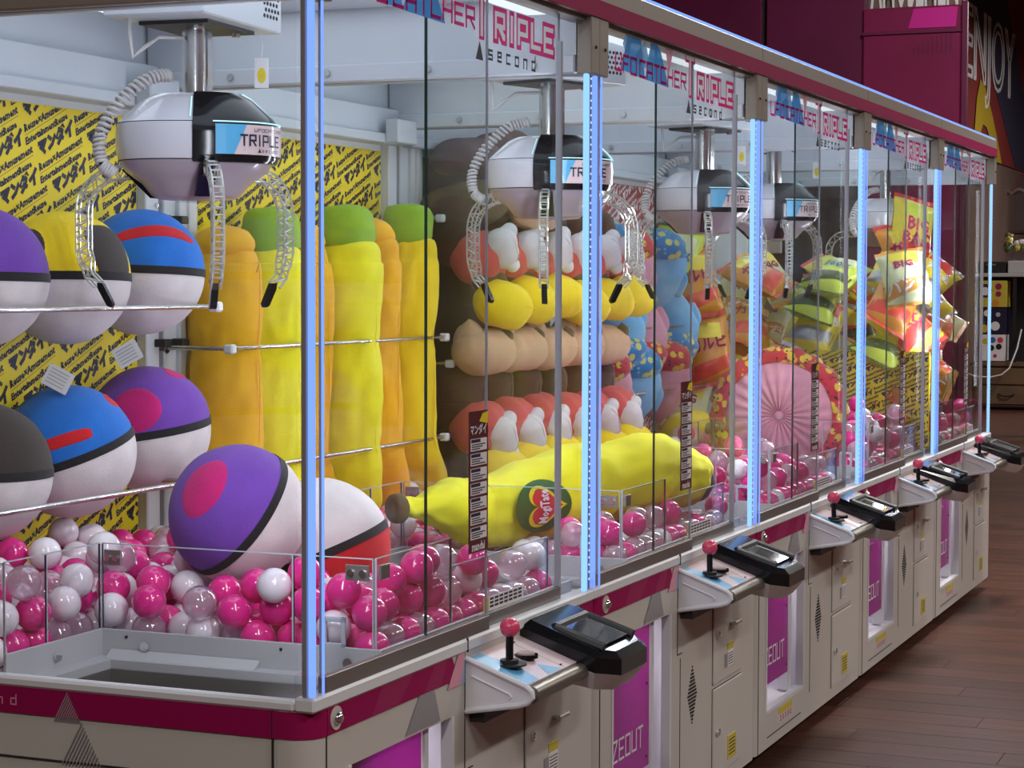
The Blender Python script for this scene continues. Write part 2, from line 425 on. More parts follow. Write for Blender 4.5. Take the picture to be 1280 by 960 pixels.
# ================================================================== THE ROOM
fl = struct(bpy.data.objects.new('floor', None)); C.objects.link(fl)
PW, PL = .152, 1.22
pm = MB().bbox(-PW/2+.0006, PW/2-.0006, -PL/2+.0006, PL/2-.0006, -.012, 0, .0012).mesh('plank', 'wood')
n_pl = 0; rest = MB()
for i in range(-40, 150):
    x = (i+.5)*PW
    off = (i*0.37 % 1)*PL
    for j in range(-6, 4):
        y = j*PL+off
        near = 1.9 < x < 17 and -1.9 < y < .95
        if near and n_pl < 290:
            o = bpy.data.objects.new('plank', pm); C.objects.link(o); o.parent = fl; o.location = (x, y, 0); n_pl += 1
        else: rest.bbox(x-PW/2+.0006, x+PW/2-.0006, y-PL/2+.0006, y+PL/2-.0006, -.012, 0, .0012)
rest.build('farther_planks', 'wood', fl, kind='stuff')
MB().box(-8, 27, -9, 6, -.1, -.0125).build('subfloor', 'gap', fl)
struct(MB().box(-8, 27, -9, 6, 5.2, 5.3).build('ceiling', 'ceil'))
struct(MB().box(-8, -7.9, -9, 6, 0, 5.2).build('wall_near', 'wall'))
struct(MB().box(26.5, 26.6, -9, 6, 0, 5.2).build('wall_far', 'wall'))
struct(MB().box(-8, 27, -9, -8.9, 0, 5.2).build('wall_right', 'wall'))
# left wall with the mural: brown below 2.75 m, painted above
wl = struct(bpy.data.objects.new('wall_left', None)); C.objects.link(wl)
MB().box(-8, 26.5, 2.62, 2.7, 0, 2.78).build('lower_wall', 'wall', wl)
MB().box(12, 26.5, 2.6, 2.68, 2.78, 5.2).build('mural', 'mwall', wl)
MB().box(-8, 12, 2.6, 2.68, 2.78, 5.2).build('upper_wall', 'mpart2', wl)
W = FRONT(2.6)
mn = MB(); mn.prism([(19.6, 5.15), (22.2, 5.15), (24.4, 3.6), (25.4, 2.8), (23.6, 2.8), (21.8, 3.75), (20.0, 4.55)], W, 0, .006)
mn.build('navy_swoosh', 'mnavy', wl)
ya = MB()
arc = [(20.55, 2.78), (20.6, 3.03), (20.72, 3.42), (20.95, 3.66), (21.3, 3.58), (21.8, 3.3), (22.2, 3.03), (22.5, 2.78)]
inn = [(20.95, 2.78), (20.97, 2.95), (21.05, 3.1), (21.17, 3.16), (21.4, 3.14), (21.6, 3.04), (21.8, 2.93), (21.95, 2.78)]
for i in range(7): ya.poly([W(*arc[i], .012), W(*arc[i+1], .012), W(*inn[i+1], .012), W(*inn[i], .012)])
ya.build('yellow_arch', 'myellow', wl)
# outlined word on the mural
def outline_word(body, x0, x1, z0, z1, y, r):
    cu = bpy.data.curves.new('word', 'FONT'); cu.body = body; cu.size = 1; cu.resolution_u = 4; cu.fill_mode = 'NONE'; cu.bevel_depth = .0001; cu.bevel_resolution = 0
    o = bpy.data.objects.new('w', cu); C.objects.link(o); bpy.context.view_layer.update()
    co = [v.co.copy() for v in bpy.data.meshes.new_from_object(o).vertices]
    a0 = min(c.x for c in co); a1 = max(c.x for c in co); b0 = min(c.y for c in co); b1 = max(c.y for c in co)
    cu.bevel_depth = r/((x1-x0)/(a1-a0)); cu.bevel_resolution = 1
    bpy.context.view_layer.update(); me = bpy.data.meshes.new_from_object(o)
    mb = MB(); mb.add([(x0+(v.co.x-a0)/(a1-a0)*(x1-x0), y+v.co.z*.4, z0+(v.co.y-b0)/(b1-b0)*(z1-z0)) for v in me.vertices], [tuple(p.vertices) for p in me.polygons])
    bpy.data.objects.remove(o); return mb
outline_word('ENJOY', 19.93, 23.35, 3.37, 4.42, 2.59, .024).build('painted_word', 'inkw', wl)

# ceiling lamps
for i, (lx, ly) in enumerate(LAMPS):
    z = 4.30
    t = thing('ceiling_lamp', 'flat rectangular lamp panel hanging over the aisle', 'lamp', (lx, ly, z), group='ceiling lamps over the aisle')
    MB().bbox(-.64, .64, -.34, .34, 0, .05).build('housing', 'white', t)
    MB().box(-.58, .58, -.28, .28, -.004, 0).build('diffuser', 'lampm', t)
    MB().cyl((0, 0, .05), (0, 0, 5.2-z), .008).build('drop_rod', 'steel', t)

# partitions behind the row
t = thing('dark_partition', 'tall dark maroon partition rising behind the nearest machines, left of the square maroon booth', 'partition', (9, 1.24, 0))
MB().bbox(0, .12, -.03, .55, 1.95, 4.4).build('panel', 'mpart2', t)
MB().bbox(0, .12, .58, 3, 1.95, 4.4).build('panel', 'mpart2', t)
MB().bbox(0, .12, -.03, 3, 0, 1.95).build('panel_base', 'dkbase', t)
MB().box(.03, .1, .55, .58, 0, 4.4).build('seam_post', 'gap', t)
t = thing('maroon_booth', 'square maroon booth panel with a brighter pink patch at its upper corner', 'booth', (9, .65, 0))
MB().bbox(-.02, .09, 0, .565, 0, 2.90, .01).build('body', 'mpart', t)
MB().bbox(-.03, .0, .0, .565, 2.745, 2.765, .002).build('ledge_strip', 'mpart2', t)
MB().poly([(-.024, .30, 2.775), (-.024, .03, 2.775), (-.024, .02, 2.89), (-.024, .27, 2.885)]).build('pink_panel', 'mpink', t)
MB().bbox(-.03, .02, -.035, 0.0, 0, 2.92, .008).build('corner_post', 'mpart2', t)
mb = MB()
for j in range(9):
    for i in range(9):
        if i+j > 5: mb.add([(-.0225, .27-i*.026, 2.735-j*.012), (-.0225, .26-i*.026, 2.735-j*.012), (-.0225, .26-i*.026, 2.727-j*.012), (-.0225, .27-i*.026, 2.727-j*.012)], [(0, 1, 2, 3)])
mb.build('dot_print', 'mpart2', t)
vs, fs = text_verts('AMUSEMENT', .5, bold=.012)
x1 = max(v.x for v in vs)
t = thing('word_sign', 'white lettered sign standing above the maroon booth at the top edge', 'sign', (9.3, 1.22, 2.80))
MB().box(.01, .05, -.54, .04, 0, .6).build('board', 'wall', t)
mb = MB(); mb.add([(0, .02-v.x/x1*.58, .135+v.y*.9) for v in vs], fs); mb.build('lettering', 'inkw', t)

# ================================================================== ONE CABINET (local origin: front near bottom corner)
def make_cabinet():
    c = thing('crane_game_cabinet', '', 'arcade machine')
    D = 1.10; Wd = 1.236
    f0 = FRONT(0)
    # ---- lower body
    b = MB()
    wx0, wx1, wz0, wz1 = .12, .53, .145, .548
    b.box(.045, wx0, 0, .018, .05, .655); b.box(wx1, Wd, 0, .018, .05, .655)
    b.box(wx0, wx1, 0, .018, .05, wz0); b.box(wx0, wx1, 0, .018, wz1, .655)
    b.box(.002, .02, .06, D, .05, .655); b.box(Wd-.018, Wd, .018, D, .05, .655); b.box(.02, Wd-.02, D-.02, D, .05, .655)
    b.box(.02, Wd-.02, .02, D-.02, .05, .07)
    b.build('body_shell', 'beige', c)
    q = MB(); arc = [(.045-.045*math.sin(a), .045-.045*math.cos(a)) for a in [PI/2*i/8 for i in range(9)]]
    q.prism(arc+[(0, .06), (.02, .06), (.02, .045), (.045, .02)], lambda u, v, t: (u, v, t), .05, .655)
    q.build('corner_column', 'beige', c, True)
    # seam lines at the column, seams of the front
    for bb in ((.0445, .0475, -.0012, .004, .05, .655), (-.0012, .004, .0675, .0705, .05, .655), (.5775, .5795, -.0012, .004, .44, .655), (.5775, .615, -.0012, .004, .44, .442),
               (.6, .602, -.0012, .004, .12, .43), (-.0012, .004, .0705, D, .538, .5405), (-.0012, .004, .0705, D, .30, .302)):
        MB().box(*bb).build('panel_seam', 'gap', c)
    # maroon band with its darker facets
    r = MB(); r.box(.0475, .47, -.0022, .0, .612, .655); r.poly([(.47, -.0022, .655), (.47, -.0022, .612), (.545, -.0022, .612), (.52, -.0022, .655)])
    r.build('maroon_band', 'maroon', c); r = MB()
    MB().box(1.165, Wd, -.0022, 0, .612, .655).build('maroon_band', 'maroon', c)
    MB().box(-.0022, 0, .0705, D, .612, .655).build('maroon_band', 'maroon', c)
    arc2 = [(.045-.0472*math.sin(a), .045-.0472*math.cos(a)) for a in [PI/2*i/8 for i in range(9)]]
    vs = [(x, y, z) for z in (.612, .655) for x, y in arc2]+[]
    r.add(vs+[(-.0022, .068, .612), (-.0022, .068, .655)], [(i, i+1, 10+i, 9+i) for i in range(8)]+[(8, 18, 19, 17)])
    r.build('maroon_band', 'maroon', c, True)
    fa = MB()
    F1 = FRONT(-.0024); N1 = NEAR(-.0024)
    fa.poly([F1(.20, .612, 0), F1(.30, .612, 0), F1(.36, .655, 0), F1(.24, .655, 0)])
    fa.poly([F1(.40, .612, 0), F1(.47, .612, 0), F1(.50, .655, 0), F1(.45, .655, 0)])
    fa.build('band_facets', 'maroon2', c)
    # printed triangles
    tr = MB(); F2 = FRONT(-.0018)
    tr.poly([F2(.33, .553, 0), F2(.47, .553, 0), F2(.445, .612, 0), F2(.385, .612, 0)])
    tr.build('grey_print', 'greytri', c)
    tr = MB(); tr.poly([F1(.545, .655, 0), F1(.50, .60, 0), F1(.56, .60, 0), F1(.575, .655, 0)]); tr.build('pink_print', 'pinktri', c)
    tr = MB(); tr.poly([F1(.575, .6, -.0003), F1(.52, .6, -.0003), F1(.555, .655, -.0003), F1(.575, .655, -.0003)]); tr.build('blue_print', 'bluetri2', c)
    # slanted line triangles on the near end
    tr = MB()
    for (u0, w0, za, zb, sg) in ((-.472, .052, .605, .653, 1), (-.458, .078, .535, .606, 1)):
        for k in range(12):
            a = u0+w0*k/12; apex = u0+w0*.5
            hgt = (zb-za)*(1-abs((a-u0)/w0*2-1))
            # diagonal hatch lines clipped to a triangle
            t0 = k/12
            bx = u0+w0*t0; h = 1-t0
            tr.poly([N1(bx, za, 0), N1(bx+.0022, za, 0), N1(apex+(bx-u0)*.5+.0022, za+(zb-za)*h, 0), N1(apex+(bx-u0)*.5, za+(zb-za)*h, 0)])
    tr.build('hatch_print', 'greytri', c)
    tr = MB(); strokes(tr, 'second', N1, -.69, .626, .010, .010, .017, .0022); tr.build('end_lettering', 'pinktri', c)
    # ---- prize window recess
    k = MB(); y1 = .24
    k.box(.03, .60, y1-.004, y1, .10, .60); k.box(.03, .60, .02, y1, .10, .145); k.box(.03, .60, .018, y1, .565, .60)
    k.box(.02, .03, .02, y1, .10, .60); k.box(.575, .58, .018, y1, .10, .60)
    k.poly([(.03, .05, .145), (.575, .05, .145), (.575, .235, .21), (.03, .235, .21)])
    k.build('prize_box', 'white', c)
    k = MB(); fr = .010
    k.box(wx0, wx0+fr, -.002, .02, wz0, wz1); k.box(wx1-fr, wx1, -.002, .02, wz0, wz1); k.box(wx0, wx1, -.002, .02, wz0, wz0+fr)
    k.build('window_trim', 'white', c)
    k = MB(); k.bbox(.455, .475, .022, .06, .15, .56, .003); k.build('window_pillar', 'white', c)
    k = MB(); k.box(.478, .515, .05, .055, .15, .56); k.build('purple_strip', 'purple', c)
    k = MB(); k.cyl((.498, .046, .255), (.498, .04, .255), .014); k.build('stopper', 'blackm', c)
    fp = MB(); fp.bbox(.04, .452, .026, .031, .205, .56, .002); fl_ = fp.build('prize_flap', 'flap', c)
    fp = MB(); strokes(fp, 'PRIZEOUT', FRONT(.0245), .085, .262, .030, .045, .013, .0058); fp.build('lettering', 'inkw', fl_)
    fp = MB()
    for (fx, fz) in ((.06, .54), (.43, .54), (.43, .23), (.43, .40)): fp.cyl((fx, .026, fz), (fx, .0235, fz), .003, 8)
    fp.build('bolts', 'black', fl_)
    # ---- service doors
    def door(x0, x1, z0, z1, lock):
        d = MB(); d.box(x0-.002, x1+.002, -.0008, .002, z0-.002, z1+.002); d.build('door_gap', 'gap', c)
        d = MB(); d.bbox(x0, x1, -.0045, .001, z0, z1, .0015); dd = d.build('service_door', 'beige', c)
        for (lx, lz) in lock:
            d = MB(); d.cyl((lx, -.0045, lz), (lx, -.011, lz), .0095); d.cyl((lx, -.011, lz), (lx, -.0125, lz), .006); d.build('lock', 'chrome', dd, True)
        return dd
    d1 = door(.863, 1.118, .318, .545, [(.895, .44)])
    h = MB(); h.bbox(1.0, 1.055, -.022, -.012, .448, .458, .002); h.cyl((1.005, -.004, .453), (1.005, -.014, .453), .005, 8); h.build('handle', 'steel', d1)
    s = MB().m(0).box(.98, 1.03, -.0058, -.004, .345, .385).m(1).box(.98, 1.03, -.0058, -.004, .387, .405).m(2).box(.955, .978, -.0058, -.004, .345, .38); s.build('sticker', ['inkw', 'yel_st', 'greytri'], d1)
    s = MB()
    for i in range(5): s.box(.984, 1.026, -.0062, -.0058, .35+i*.0065, .352+i*.0065)
    s.build('sticker_print', 'ink', d1)
    d2 = door(.863, 1.118, .085, .305, [(.895, .195)])
    s = MB().box(.985, 1.06, -.0058, -.004, .105, .165); s.build('sticker', 'yel_st', d2)
    s = MB()
    for i in range(5): s.box(.995, 1.05, -.0062, -.0058, .115+i*.009, .118+i*.009)
    s.build('sticker_print', 'ink', d2)
    # window lower door line and caution stickers
    s = MB(); s.box(.14, .50, -.0012, .002, .078, .0805); s.build('lower_seam', 'gap', c)
    s = MB().m(0).box(.26, .40, -.0016, 0, .098, .118).m(1).box(.26, .40, -.0016, 0, .118, .138); s.build('caution_sticker', ['inkw', 'yel_st'], c)
    s = MB()
    for i in range(3):
        for j in range(5): s.box(.265+j*.027, .285+j*.027, -.002, -.0016, .1+i*.006, .1035+i*.006)
    s.build('caution_print', 'maroon2', c)
    # speaker vent in a diamond
    s = MB()
    for i in range(-8, 9):
        for j in range(-6, 7):
            x = j*.0085+(i % 2)*.00425; z = i*.0085
            if abs(x)/.042+abs(z)/.072 <= 1.0: s.cyl((.697+x, -.001, .325+z), (.697+x, .001, .325+z), .0034, 6)
    s.build('speaker_vent', 'gap', c)
    s = MB(); s.cyl((.075, -.001, .635), (.075, -.004, .635), .019, 20); s.build('bolt_recess', 'beige', c, True)
    s = MB(); s.sphere((.075, -.005, .635), .0105, 12, 8); s.build('dome_bolt', 'chrome', c, True)
    for fx in (.12, 1.12):
        for fy in (.12, .95):
            s = MB(); s.cyl((fx, fy, 0), (fx, fy, .012), .024); s.cyl((fx, fy, .012), (fx, fy, .052), .008); s.build('foot', 'steel', c, True)
    # ---- ledge and rails
    l_ = MB(); l_.bbox(-.004, Wd, -.006, .03, .655, .679, .004); l_.bbox(-.004, .024, .03, D, .655, .672, .004)
    l_.box(Wd-.02, Wd, .03, D, .655, .675)
    l_.build('ledge', 'white', c)
    l_ = MB(); l_.box(.578, .5795, -.0075, -.004, .655, .681); l_.build('ledge_seam', 'gap', c)
    a = MB(); a.bbox(.044, .69, -.001, .013, .679, .705, .001); a.build('lower_rail', 'alu', c)
    a = MB(); a.bbox(.69, 1.09, .013, .026, .679, .703, .001); a.build('lower_rail', 'alu', c)
    a = MB(); a.bbox(.03, Wd-.03, -.0, .04, 1.852, 1.862, .001); a.build('upper_rail', 'alu', c)
    # sliding panes: sheet + dark cut edge
    def pane(name, x0, x1, y, z0, z1, e0='edge', e1='edgel', ew=.0022):
        p = MB(); p.box(x0, x1, y, y+.004, z0, z1); o = p.build(name, 'glass', c)
        if e0: e = MB(); e.box(x0-ew, x0, y-.0003, y+.0043, z0, z1); e.build('cut_edge', e0, o)
        if e1: e = MB(); e.box(x1, x1+ew*.7, y-.0003, y+.0043, z0, z1); e.build('cut_edge', e1, o)
        return o
    pane('sliding_pane', .044, .69, .005, .703, 1.855, 'edgel', 'edgel')
    pane('sliding_pane', .457, 1.083, .018, .703, 1.855, 'edge', 'edgel', .0030)
    e = MB(); e.bbox(1.079, 1.088, .012, .024, .703, 1.80, .001); e.build('pane_grip', 'edgel', c)
    p = MB(); p.box(.006, .010, .03, D-.05, .672, 1.76); p.build('end_pane', 'glass', c)
    p = MB(); p.box(Wd-.010, Wd-.006, .03, D-.05, .675, 1.76); p.build('end_pane', 'glass', c)
    # ---- lit corner posts
    for (nm, x0, x1, lm) in (('corner_light', -.002, .008, 'led'), ('corner_light', 1.186, 1.199, 'led2')):
        q = MB(); q.bbox(x0, x1, -.004, .006, .680, 1.745, .002); q.build(nm, lm, c)
    q = MB(); q.bbox(-.002, .006, .008, .017, .68, 1.75, .001); q.build('corner_bar', 'bar', c); MB().bbox(1.226, 1.234, .008, .016, .68, 1.745, .001).build('corner_bar', 'steel', c)
    q = MB(); q.box(.0305, .0325, -.005, -.001, .68, 1.745); q.build('lit_glass_edge', 'led', c)  # glass edge catching the post's blue light, its glow put in as emission
    q = MB()
    for i in range(70):
        z = .70+i*.015; q.box(1.2170, 1.2195, -.001, .001, z, z+.004)
    q.build('dot_lights', 'leddot', c)
    q = MB(); q.bbox(-.004, .034, -.006, .03, .672, .715, .003); q.build('post_socket', 'acryl', c); q = MB(); q.bbox(1.19, 1.234, -.006, .03, .672, .70, .003); q.build('post_socket', 'acryl', c)
    # ---- header
    h = MB(); h.bbox(-.004, Wd, -.012, .02, 1.862, 1.935, .003); h.bbox(-.004, .018, .02, D, 1.752, 1.935, .003); h.bbox(Wd-.012, Wd, .02, D, 1.86, 1.935, .003)
    h.bbox(-.004, Wd, .02, D, 1.925, 1.935, .002)
    h.bbox(-.004, .05, -.012, .02, 1.745, 1.862, .002); h.bbox(1.188, Wd, -.012, .02, 1.745, 1.862, .002)
    hd = h.build('header', 'taupe', c)
    h = MB(); h.box(-.004, Wd, -.0145, -.012, 1.862, 1.898); h.build('header_band', 'maroon', hd)
    h = MB(); h.bbox(0, Wd-.004, -.008, .006, 1.935, 1.943, .002); h.build('header_light', 'led', hd)
    for bx in (.028, 1.212):
        h = MB(); h.sphere((bx, -.012, 1.80), .004, 8, 6); h.build('screw', 'blackm', hd, True)
    # logo on the header glass
    LF = FRONT(.0035)
    g = MB(); g.poly([LF(.17, 1.775, 0), LF(.33, 1.768, 0), LF(.30, 1.856, 0), LF(.215, 1.856, 0)]); g.poly([LF(.33, 1.768, 0), LF(.50, 1.765, 0), LF(.44, 1.84, 0), LF(.41, 1.856, 0), LF(.37, 1.856, 0)])
    g.build('blue_triangles', 'tblue', c)
    g = MB(); g.poly([LF(.24, 1.80, .0003), LF(.37, 1.79, .0003), LF(.33, 1.855, .0003)]); g.poly([LF(.18, 1.83, .0003), LF(.22, 1.80, .0003), LF(.24, 1.856, .0003), LF(.2, 1.856, .0003)]); g.build('pale_blue_triangles', 'tblue2', c)
    g = MB(); g.poly([LF(.50, 1.79, 0), LF(.47, 1.856, 0), LF(.53, 1.856, 0)]); g.build('pink_triangle', 'tpink', c)
    g = MB()
    xe = strokes(g, 'UFO', LF, .135, 1.772, .036, .034, .013, .0068, .0006)
    xe = strokes(g, 'CATCHER', LF, xe+.012, 1.772, .036, .034, .013, .0068, .0006)
    g2 = MB()
    raster(g, g2, 'T', LF, .632, 1.768, .050, .080, .01, .026, .012, .0008); raster(g, g2, 'RIPLE', LF, .722, 1.768, .040, .042, .026, .025, .010, .0006)
    g.build('logo_lettering', 'tmag', c, kind='stuff'); g2.build('logo_inlay', 'twhite', c, kind='stuff')
    g = MB(); g.poly([LF(.63, 1.718, .0006), LF(.665, 1.718, .0006), LF(.648, 1.752, .0006)]); strokes(g, 'second', LF, .69, 1.724, .016, .016, .026, .0045, .0006)
    g.build('small_lettering', 'ink', c, kind='stuff')
    # ---- interior upper box
    u = MB(); u.box(.02, Wd-.02, D-.035, D-.03, 1.70, 1.93)
    u.bbox(.02, Wd-.02, D-.07, D-.032, 1.727, 1.80, .003); u.bbox(.02, Wd-.02, D-.09, D-.032, 1.70, 1.727, .003)
    u.box(.02, Wd-.02, .02, D-.03, 1.905, 1.91)
    u.build('back_beam', 'wint', c)
    for nm, xa, xb in (('side_beam', 1.200, 1.222), ('side_beam', .018, .036)):
        u = MB(); u.bbox(xa, xb, .03, D-.05, 1.748, 1.786, .003); u.box((xa+xb)/2-.002, (xa+xb)/2+.002, .03, D-.04, 1.786, 1.906)
        sb = u.build(nm, 'wint', c)
        for by in (.12, .36, .6, .84):
            u = MB(); xx = xa if xa > 1 else xb
            u.cyl((xx, by, 1.768), (xx-.006 if xa > 1 else xx+.006, by, 1.768), .0075, 8); u.build('bolt', 'steel', sb)
    u = MB(); u.bbox(1.08, 1.20, D-.13, D-.09, 1.70, 1.765, .003); u.build('corner_bracket', 'wint', c)
    u = MB(); u.box(.1, 1.14, .07, .11, 1.862, 1.866); u.box(.1, 1.14, .9, .94, 1.872, 1.876); u.build('light_strip', 'stripm', c)
    u = MB()
    for i in range(46): u.box(.08+i*.0235, .086+i*.0235, .30, .306, 1.9035, 1.905)
    u.build('ceiling_dots', 'leddot', c)
    # back panel and posts
    u = MB(); u.box(0.02, Wd-.02, D-.03, D-.02, .655, 1.72); u.build('back_panel', 'cream', c)
    for xa, xb in ((1.175, 1.228), (.008, .155)):
        u = MB(); u.bbox(xa, xb, D-.055, D-.03, .67, 1.705, .003)
        if xa < .5: u.bbox(xa+.05, xa+.075, D-.066, D-.05, .67, 1.70, .002); u.bbox(xa+.1, xa+.135, D-.062, D-.05, .67, 1.70, .002)
        po = u.build('back_post', 'cream', c)
        for lz in (.86, 1.17, 1.45):
            u = MB(); u.bbox(xa+.03, xa+.06, D-.085, D-.055, lz, lz+.018, .002); u.build('latch', 'blackm', po)
            u = MB(); u.cyl((xb-.012, D-.055, lz+.04), (xb-.012, D-.06, lz+.04), .005, 8); u.build('screw', 'steel', po)
    # bed, chute box, acrylic walls
    u = MB(); u.box(.306, Wd-.02, .03, D-.03, .642, .66); u.box(.02, .306, .586, D-.03, .642, .66); u.build('prize_bed', 'cream', c)
    u = MB(); u.bbox(.300, .306, .03, .586, .60, .702, .001); u.bbox(.02, .306, .580, .586, .60, .702, .001)
    u.bbox(.306, 1.2, .03, .036, .679, .702, .001)
    cb = u.build('chute_wall', 'cgrey', c)
    for p_ in ((.3, .55), (.3, .15)):
        s = MB(); s.cyl((.3, p_[1]-.06, .676), (.294, p_[1]-.06, .676), .009, 12); s.build('bolt', 'chrome', cb, True)
    for p_ in ((.299, .53), (.299, .22)):
        s = MB(); s.cyl((.3, p_[1], .69), (.2988, p_[1], .69), .003, 8); s.build('hole', 'gap', cb)
    s = MB(); s.cyl((.16, .58, .676), (.16, .574, .676), .009, 12); s.build('bolt', 'chrome', cb, True)
    u = MB(); u.box(.02, .045, .03, .58, .64, .655); u.box(.045, .30, .03, .05, .64, .655); u.box(.265, .30, .05, .58, .64, .655); u.box(.045, .265, .54, .58, .64, .655)
    u.box(.02, .30, .02, .58, .45, .452)
    u.prism([(.298, .668), (.274, .652), (.274, .645), (.298, .655)], lambda u_, v, t: (u_, t, v), .26, .56)
    u.build('chute_frame', 'cgrey', c)
    u = MB(); u.box(.046, .05, .05, .54, .455, .64); u.box(.26, .264, .05, .54, .455, .64); u.box(.05, .26, .536, .54, .455, .64); u.box(.05, .26, .05, .054, .455, .64); u.build('chute_well', 'alu', c)
    def sheet(x0, x1, y0, y1, z0, z1):
        u = MB(); u.box(x0, x1, y0, y1, z0, z1); o = u.build('acrylic_wall', 'acryl', c)
        e = MB(); t = .0016; e.box(x0-.0002, x1+.0002, y0-.0002, y1+.0002, z1, z1+t)
        if x1-x0 > y1-y0: e.box(x0-t, x0, y0, y1, z0, z1); e.box(x1, x1+t, y0, y1, z0, z1)
        else: e.box(x0, x1, y0-t, y0, z0, z1); e.box(x0, x1, y1, y1+t, z0, z1)
        e.build('sheet_edge', 'edgel', o); return o
    sheet(.308, .312, .05, .20, .66, .852); sheet(.308, .312, .203, .585, .66, .852); sheet(.03, .145, .588, .592, .66, .852); sheet(.148, .306, .588, .592, .66, .852)
    sheet(.316, .62, .045, .049, .70, .852); sheet(.625, 1.10, .045, .049, .70, .80)
    for (bx, by, sx, sy) in ((.3055, .055, .003, .045), (.3055, .545, .003, .035)):
        u = MB(); u.bbox(bx, bx+sx, by, by+sy, .815, .842, .0008); hb = u.build('hinge_plate', 'alu', c)
        for q in (.25, .75):
            u = MB(); u.cyl((bx, by+sy*q, .828), (bx-.004, by+sy*q, .828), .0065, 10); u.build('screw', 'steel', hb, True)
    u = MB(); u.bbox(.318, .352, .038, .044, .817, .842, .0008); u.build('hinge_plate', 'alu', c)
    u = MB(); a0, a1, z0, z1 = .098, .142, .70, .752
    for bb in ((a0, a1, z0, z0+.008), (a0, a1, z1-.008, z1), (a0, a0+.008, z0, z1), (a1-.008, a1, z0, z1)): u.bbox(.300, .306, bb[0], bb[1], bb[2], bb[3], .001)
    u.build('slot_frame', 'edgel', c)
    # notice strip on the pane and small caution label
    st = MB(); st.box(.600, .687, .0015, .0025, .828, 1.085); ns = st.build('notice_strip', mat('strip_print', (.10, .012, .02), .4) if 'strip' not in M else 'strip', c)
    st = MB(); tx = MB(); hb = MB()
    for i in range(7):
        z1 = 1.035-i*.0268; st.box(.607, .680, .001, .0015, z1-.022, z1); hb.box(.609, .650, .0006, .001, z1-.007, z1-.001)
        for j in range(3): tx.box(.611, .672-.012*((i+j) % 3), .0006, .001, z1-.0115-j*.004, z1-.0095-j*.004)
    st.build('paper_blocks', 'inkw', ns); hb.build('heading_bars', 'navy', ns, kind='stuff'); tx.build('fine_print', 'ink', ns)
    vs, fs = text_verts('mandai', .022, bold=.0006); q = MB(); q.add([FRONT(.001)(.612+v.x*.95, .832+v.y, .0001) for v in vs], fs)
    vs, fs = text_verts('マンダイ', .020, bold=.0005); q.add([FRONT(.001)(.604+v.x*.95, 1.044+v.y, .0001) for v in vs], fs); q.build('brand_lettering', 'inkw', ns)
    q = MB(); q.poly([FRONT(.001)(*p, .0001) for p in ((.645, 1.066), (.684, 1.06), (.686, 1.083), (.66, 1.08))]); q.build('yellow_shape', 'yellow', ns)
    st = MB().m(0).box(.725, .895, .0155, .0165, .708, .733).m(1).box(.700, .725, .0155, .0165, .708, .733); cl = st.build('caution_label', ['inkw', 'yel_st'], c)
    tx = MB()
    for i in range(3):
        for j in range(7): tx.box(.73+j*.023, .747+j*.023, .0151, .0155, .712+i*.007, .716+i*.007)
    tx.build('fine_print', 'ink', cl)
    # ---- control panel
    cp = MB()
    prof = [(0, .643), (-.118, .600), (-.128, .592), (-.130, .582), (-.122, .572), (-.105, .566), (0, .545)]
    cp.prism(prof, lambda u_, v, t: (t, u_, v), .583, .597); 
    inner = [(-.01, .628), (-.095, .594), (-.095, .578), (-.01, .560)]
    o = cp.build('side_plate', 'white', c)
    rim = MB(); rim.tube([(.5825, y, z) for y, z in prof[:-1]]+[(.5825, 0, .547)], .0055, 8); rim.tube([(.5818, y, z) for y, z in [(-.012, .612), (-.085, .585), (-.09, .580), (-.085, .575)]], .0022, 6); rim.build('plate_rim', 'white', o, True)
    def deck(x, y, l=0): return (x, y, .643+y*.37+l)
    dk = MB(); dk.add([deck(.597, 0), deck(.875, 0), deck(.875, -.115), deck(.597, -.115), deck(.597, 0, -.05), deck(.875, 0, -.06), deck(.875, -.11, -.02), deck(.597, -.11, -.02)],
                     [(0, 3, 2, 1), (4, 5, 6, 7), (0, 4, 7, 3), (1, 2, 6, 5), (3, 7, 6, 2)])
    d = dk.build('control_deck', 'deck', c)
    k = MB(); k.poly([deck(.598, -.002, .0006), deck(.598, -.114, .0006), deck(.655, -.114, .0006), deck(.668, -.06, .0006), deck(.64, -.002, .0006)]); k.poly([deck(.70, -.114, .0005), deck(.77, -.114, .0005), deck(.73, -.08, .0005)])
    k.build('deck_print', 'deckb', d)
    k = MB(); k.poly([deck(.777, -.001, .0006), deck(.7785, -.001, .0006), deck(.7815, -.114, .0006), deck(.78, -.114, .0006)])
    for (sx, sy) in ((.785, -.01), (.785, -.105), (.865, -.01), (.865, -.105)): k.cyl(deck(sx, sy), deck(sx, sy, .002), .0025, 8)
    k.build('seam_and_screws', 'blackm', d)
    j = MB(); j.cyl(deck(.656, -.055), deck(.656, -.055, .003), .032, 24); j.cyl(deck(.656, -.055, .003), deck(.656, -.055, .010), .017, 18); bs_ = j.build('joystick_base', 'blackm', c, True)
    j = MB(); j.cyl(deck(.656, -.055), (.664, -.052, .675), .0072, 12); j.build('joystick_shaft', 'black', bs_, True)
    j = MB(); j.sphere((.667, -.051, .689), .0185, 20, 14); j.build('joystick_knob', 'knob', bs_, 'all')
    j = MB(); j.cyl(deck(.735, -.055), deck(.735, -.055, .007), .023, 22); bt = j.build('button_ring', 'black', c, True)
    j = MB(); j.cyl(deck(.735, -.055, .007), deck(.735, -.055, .010), .017, 22); j.build('button_cap', 'deck', bt, True)
    j = MB(); j.cyl((.597, -.122, .583), (.90, -.122, .583), .0155, 18); j.build('hand_bar', 'satin', c, True)
    # monitor pod
    mo = MB(); z0 = lambda y: .655+y*.32
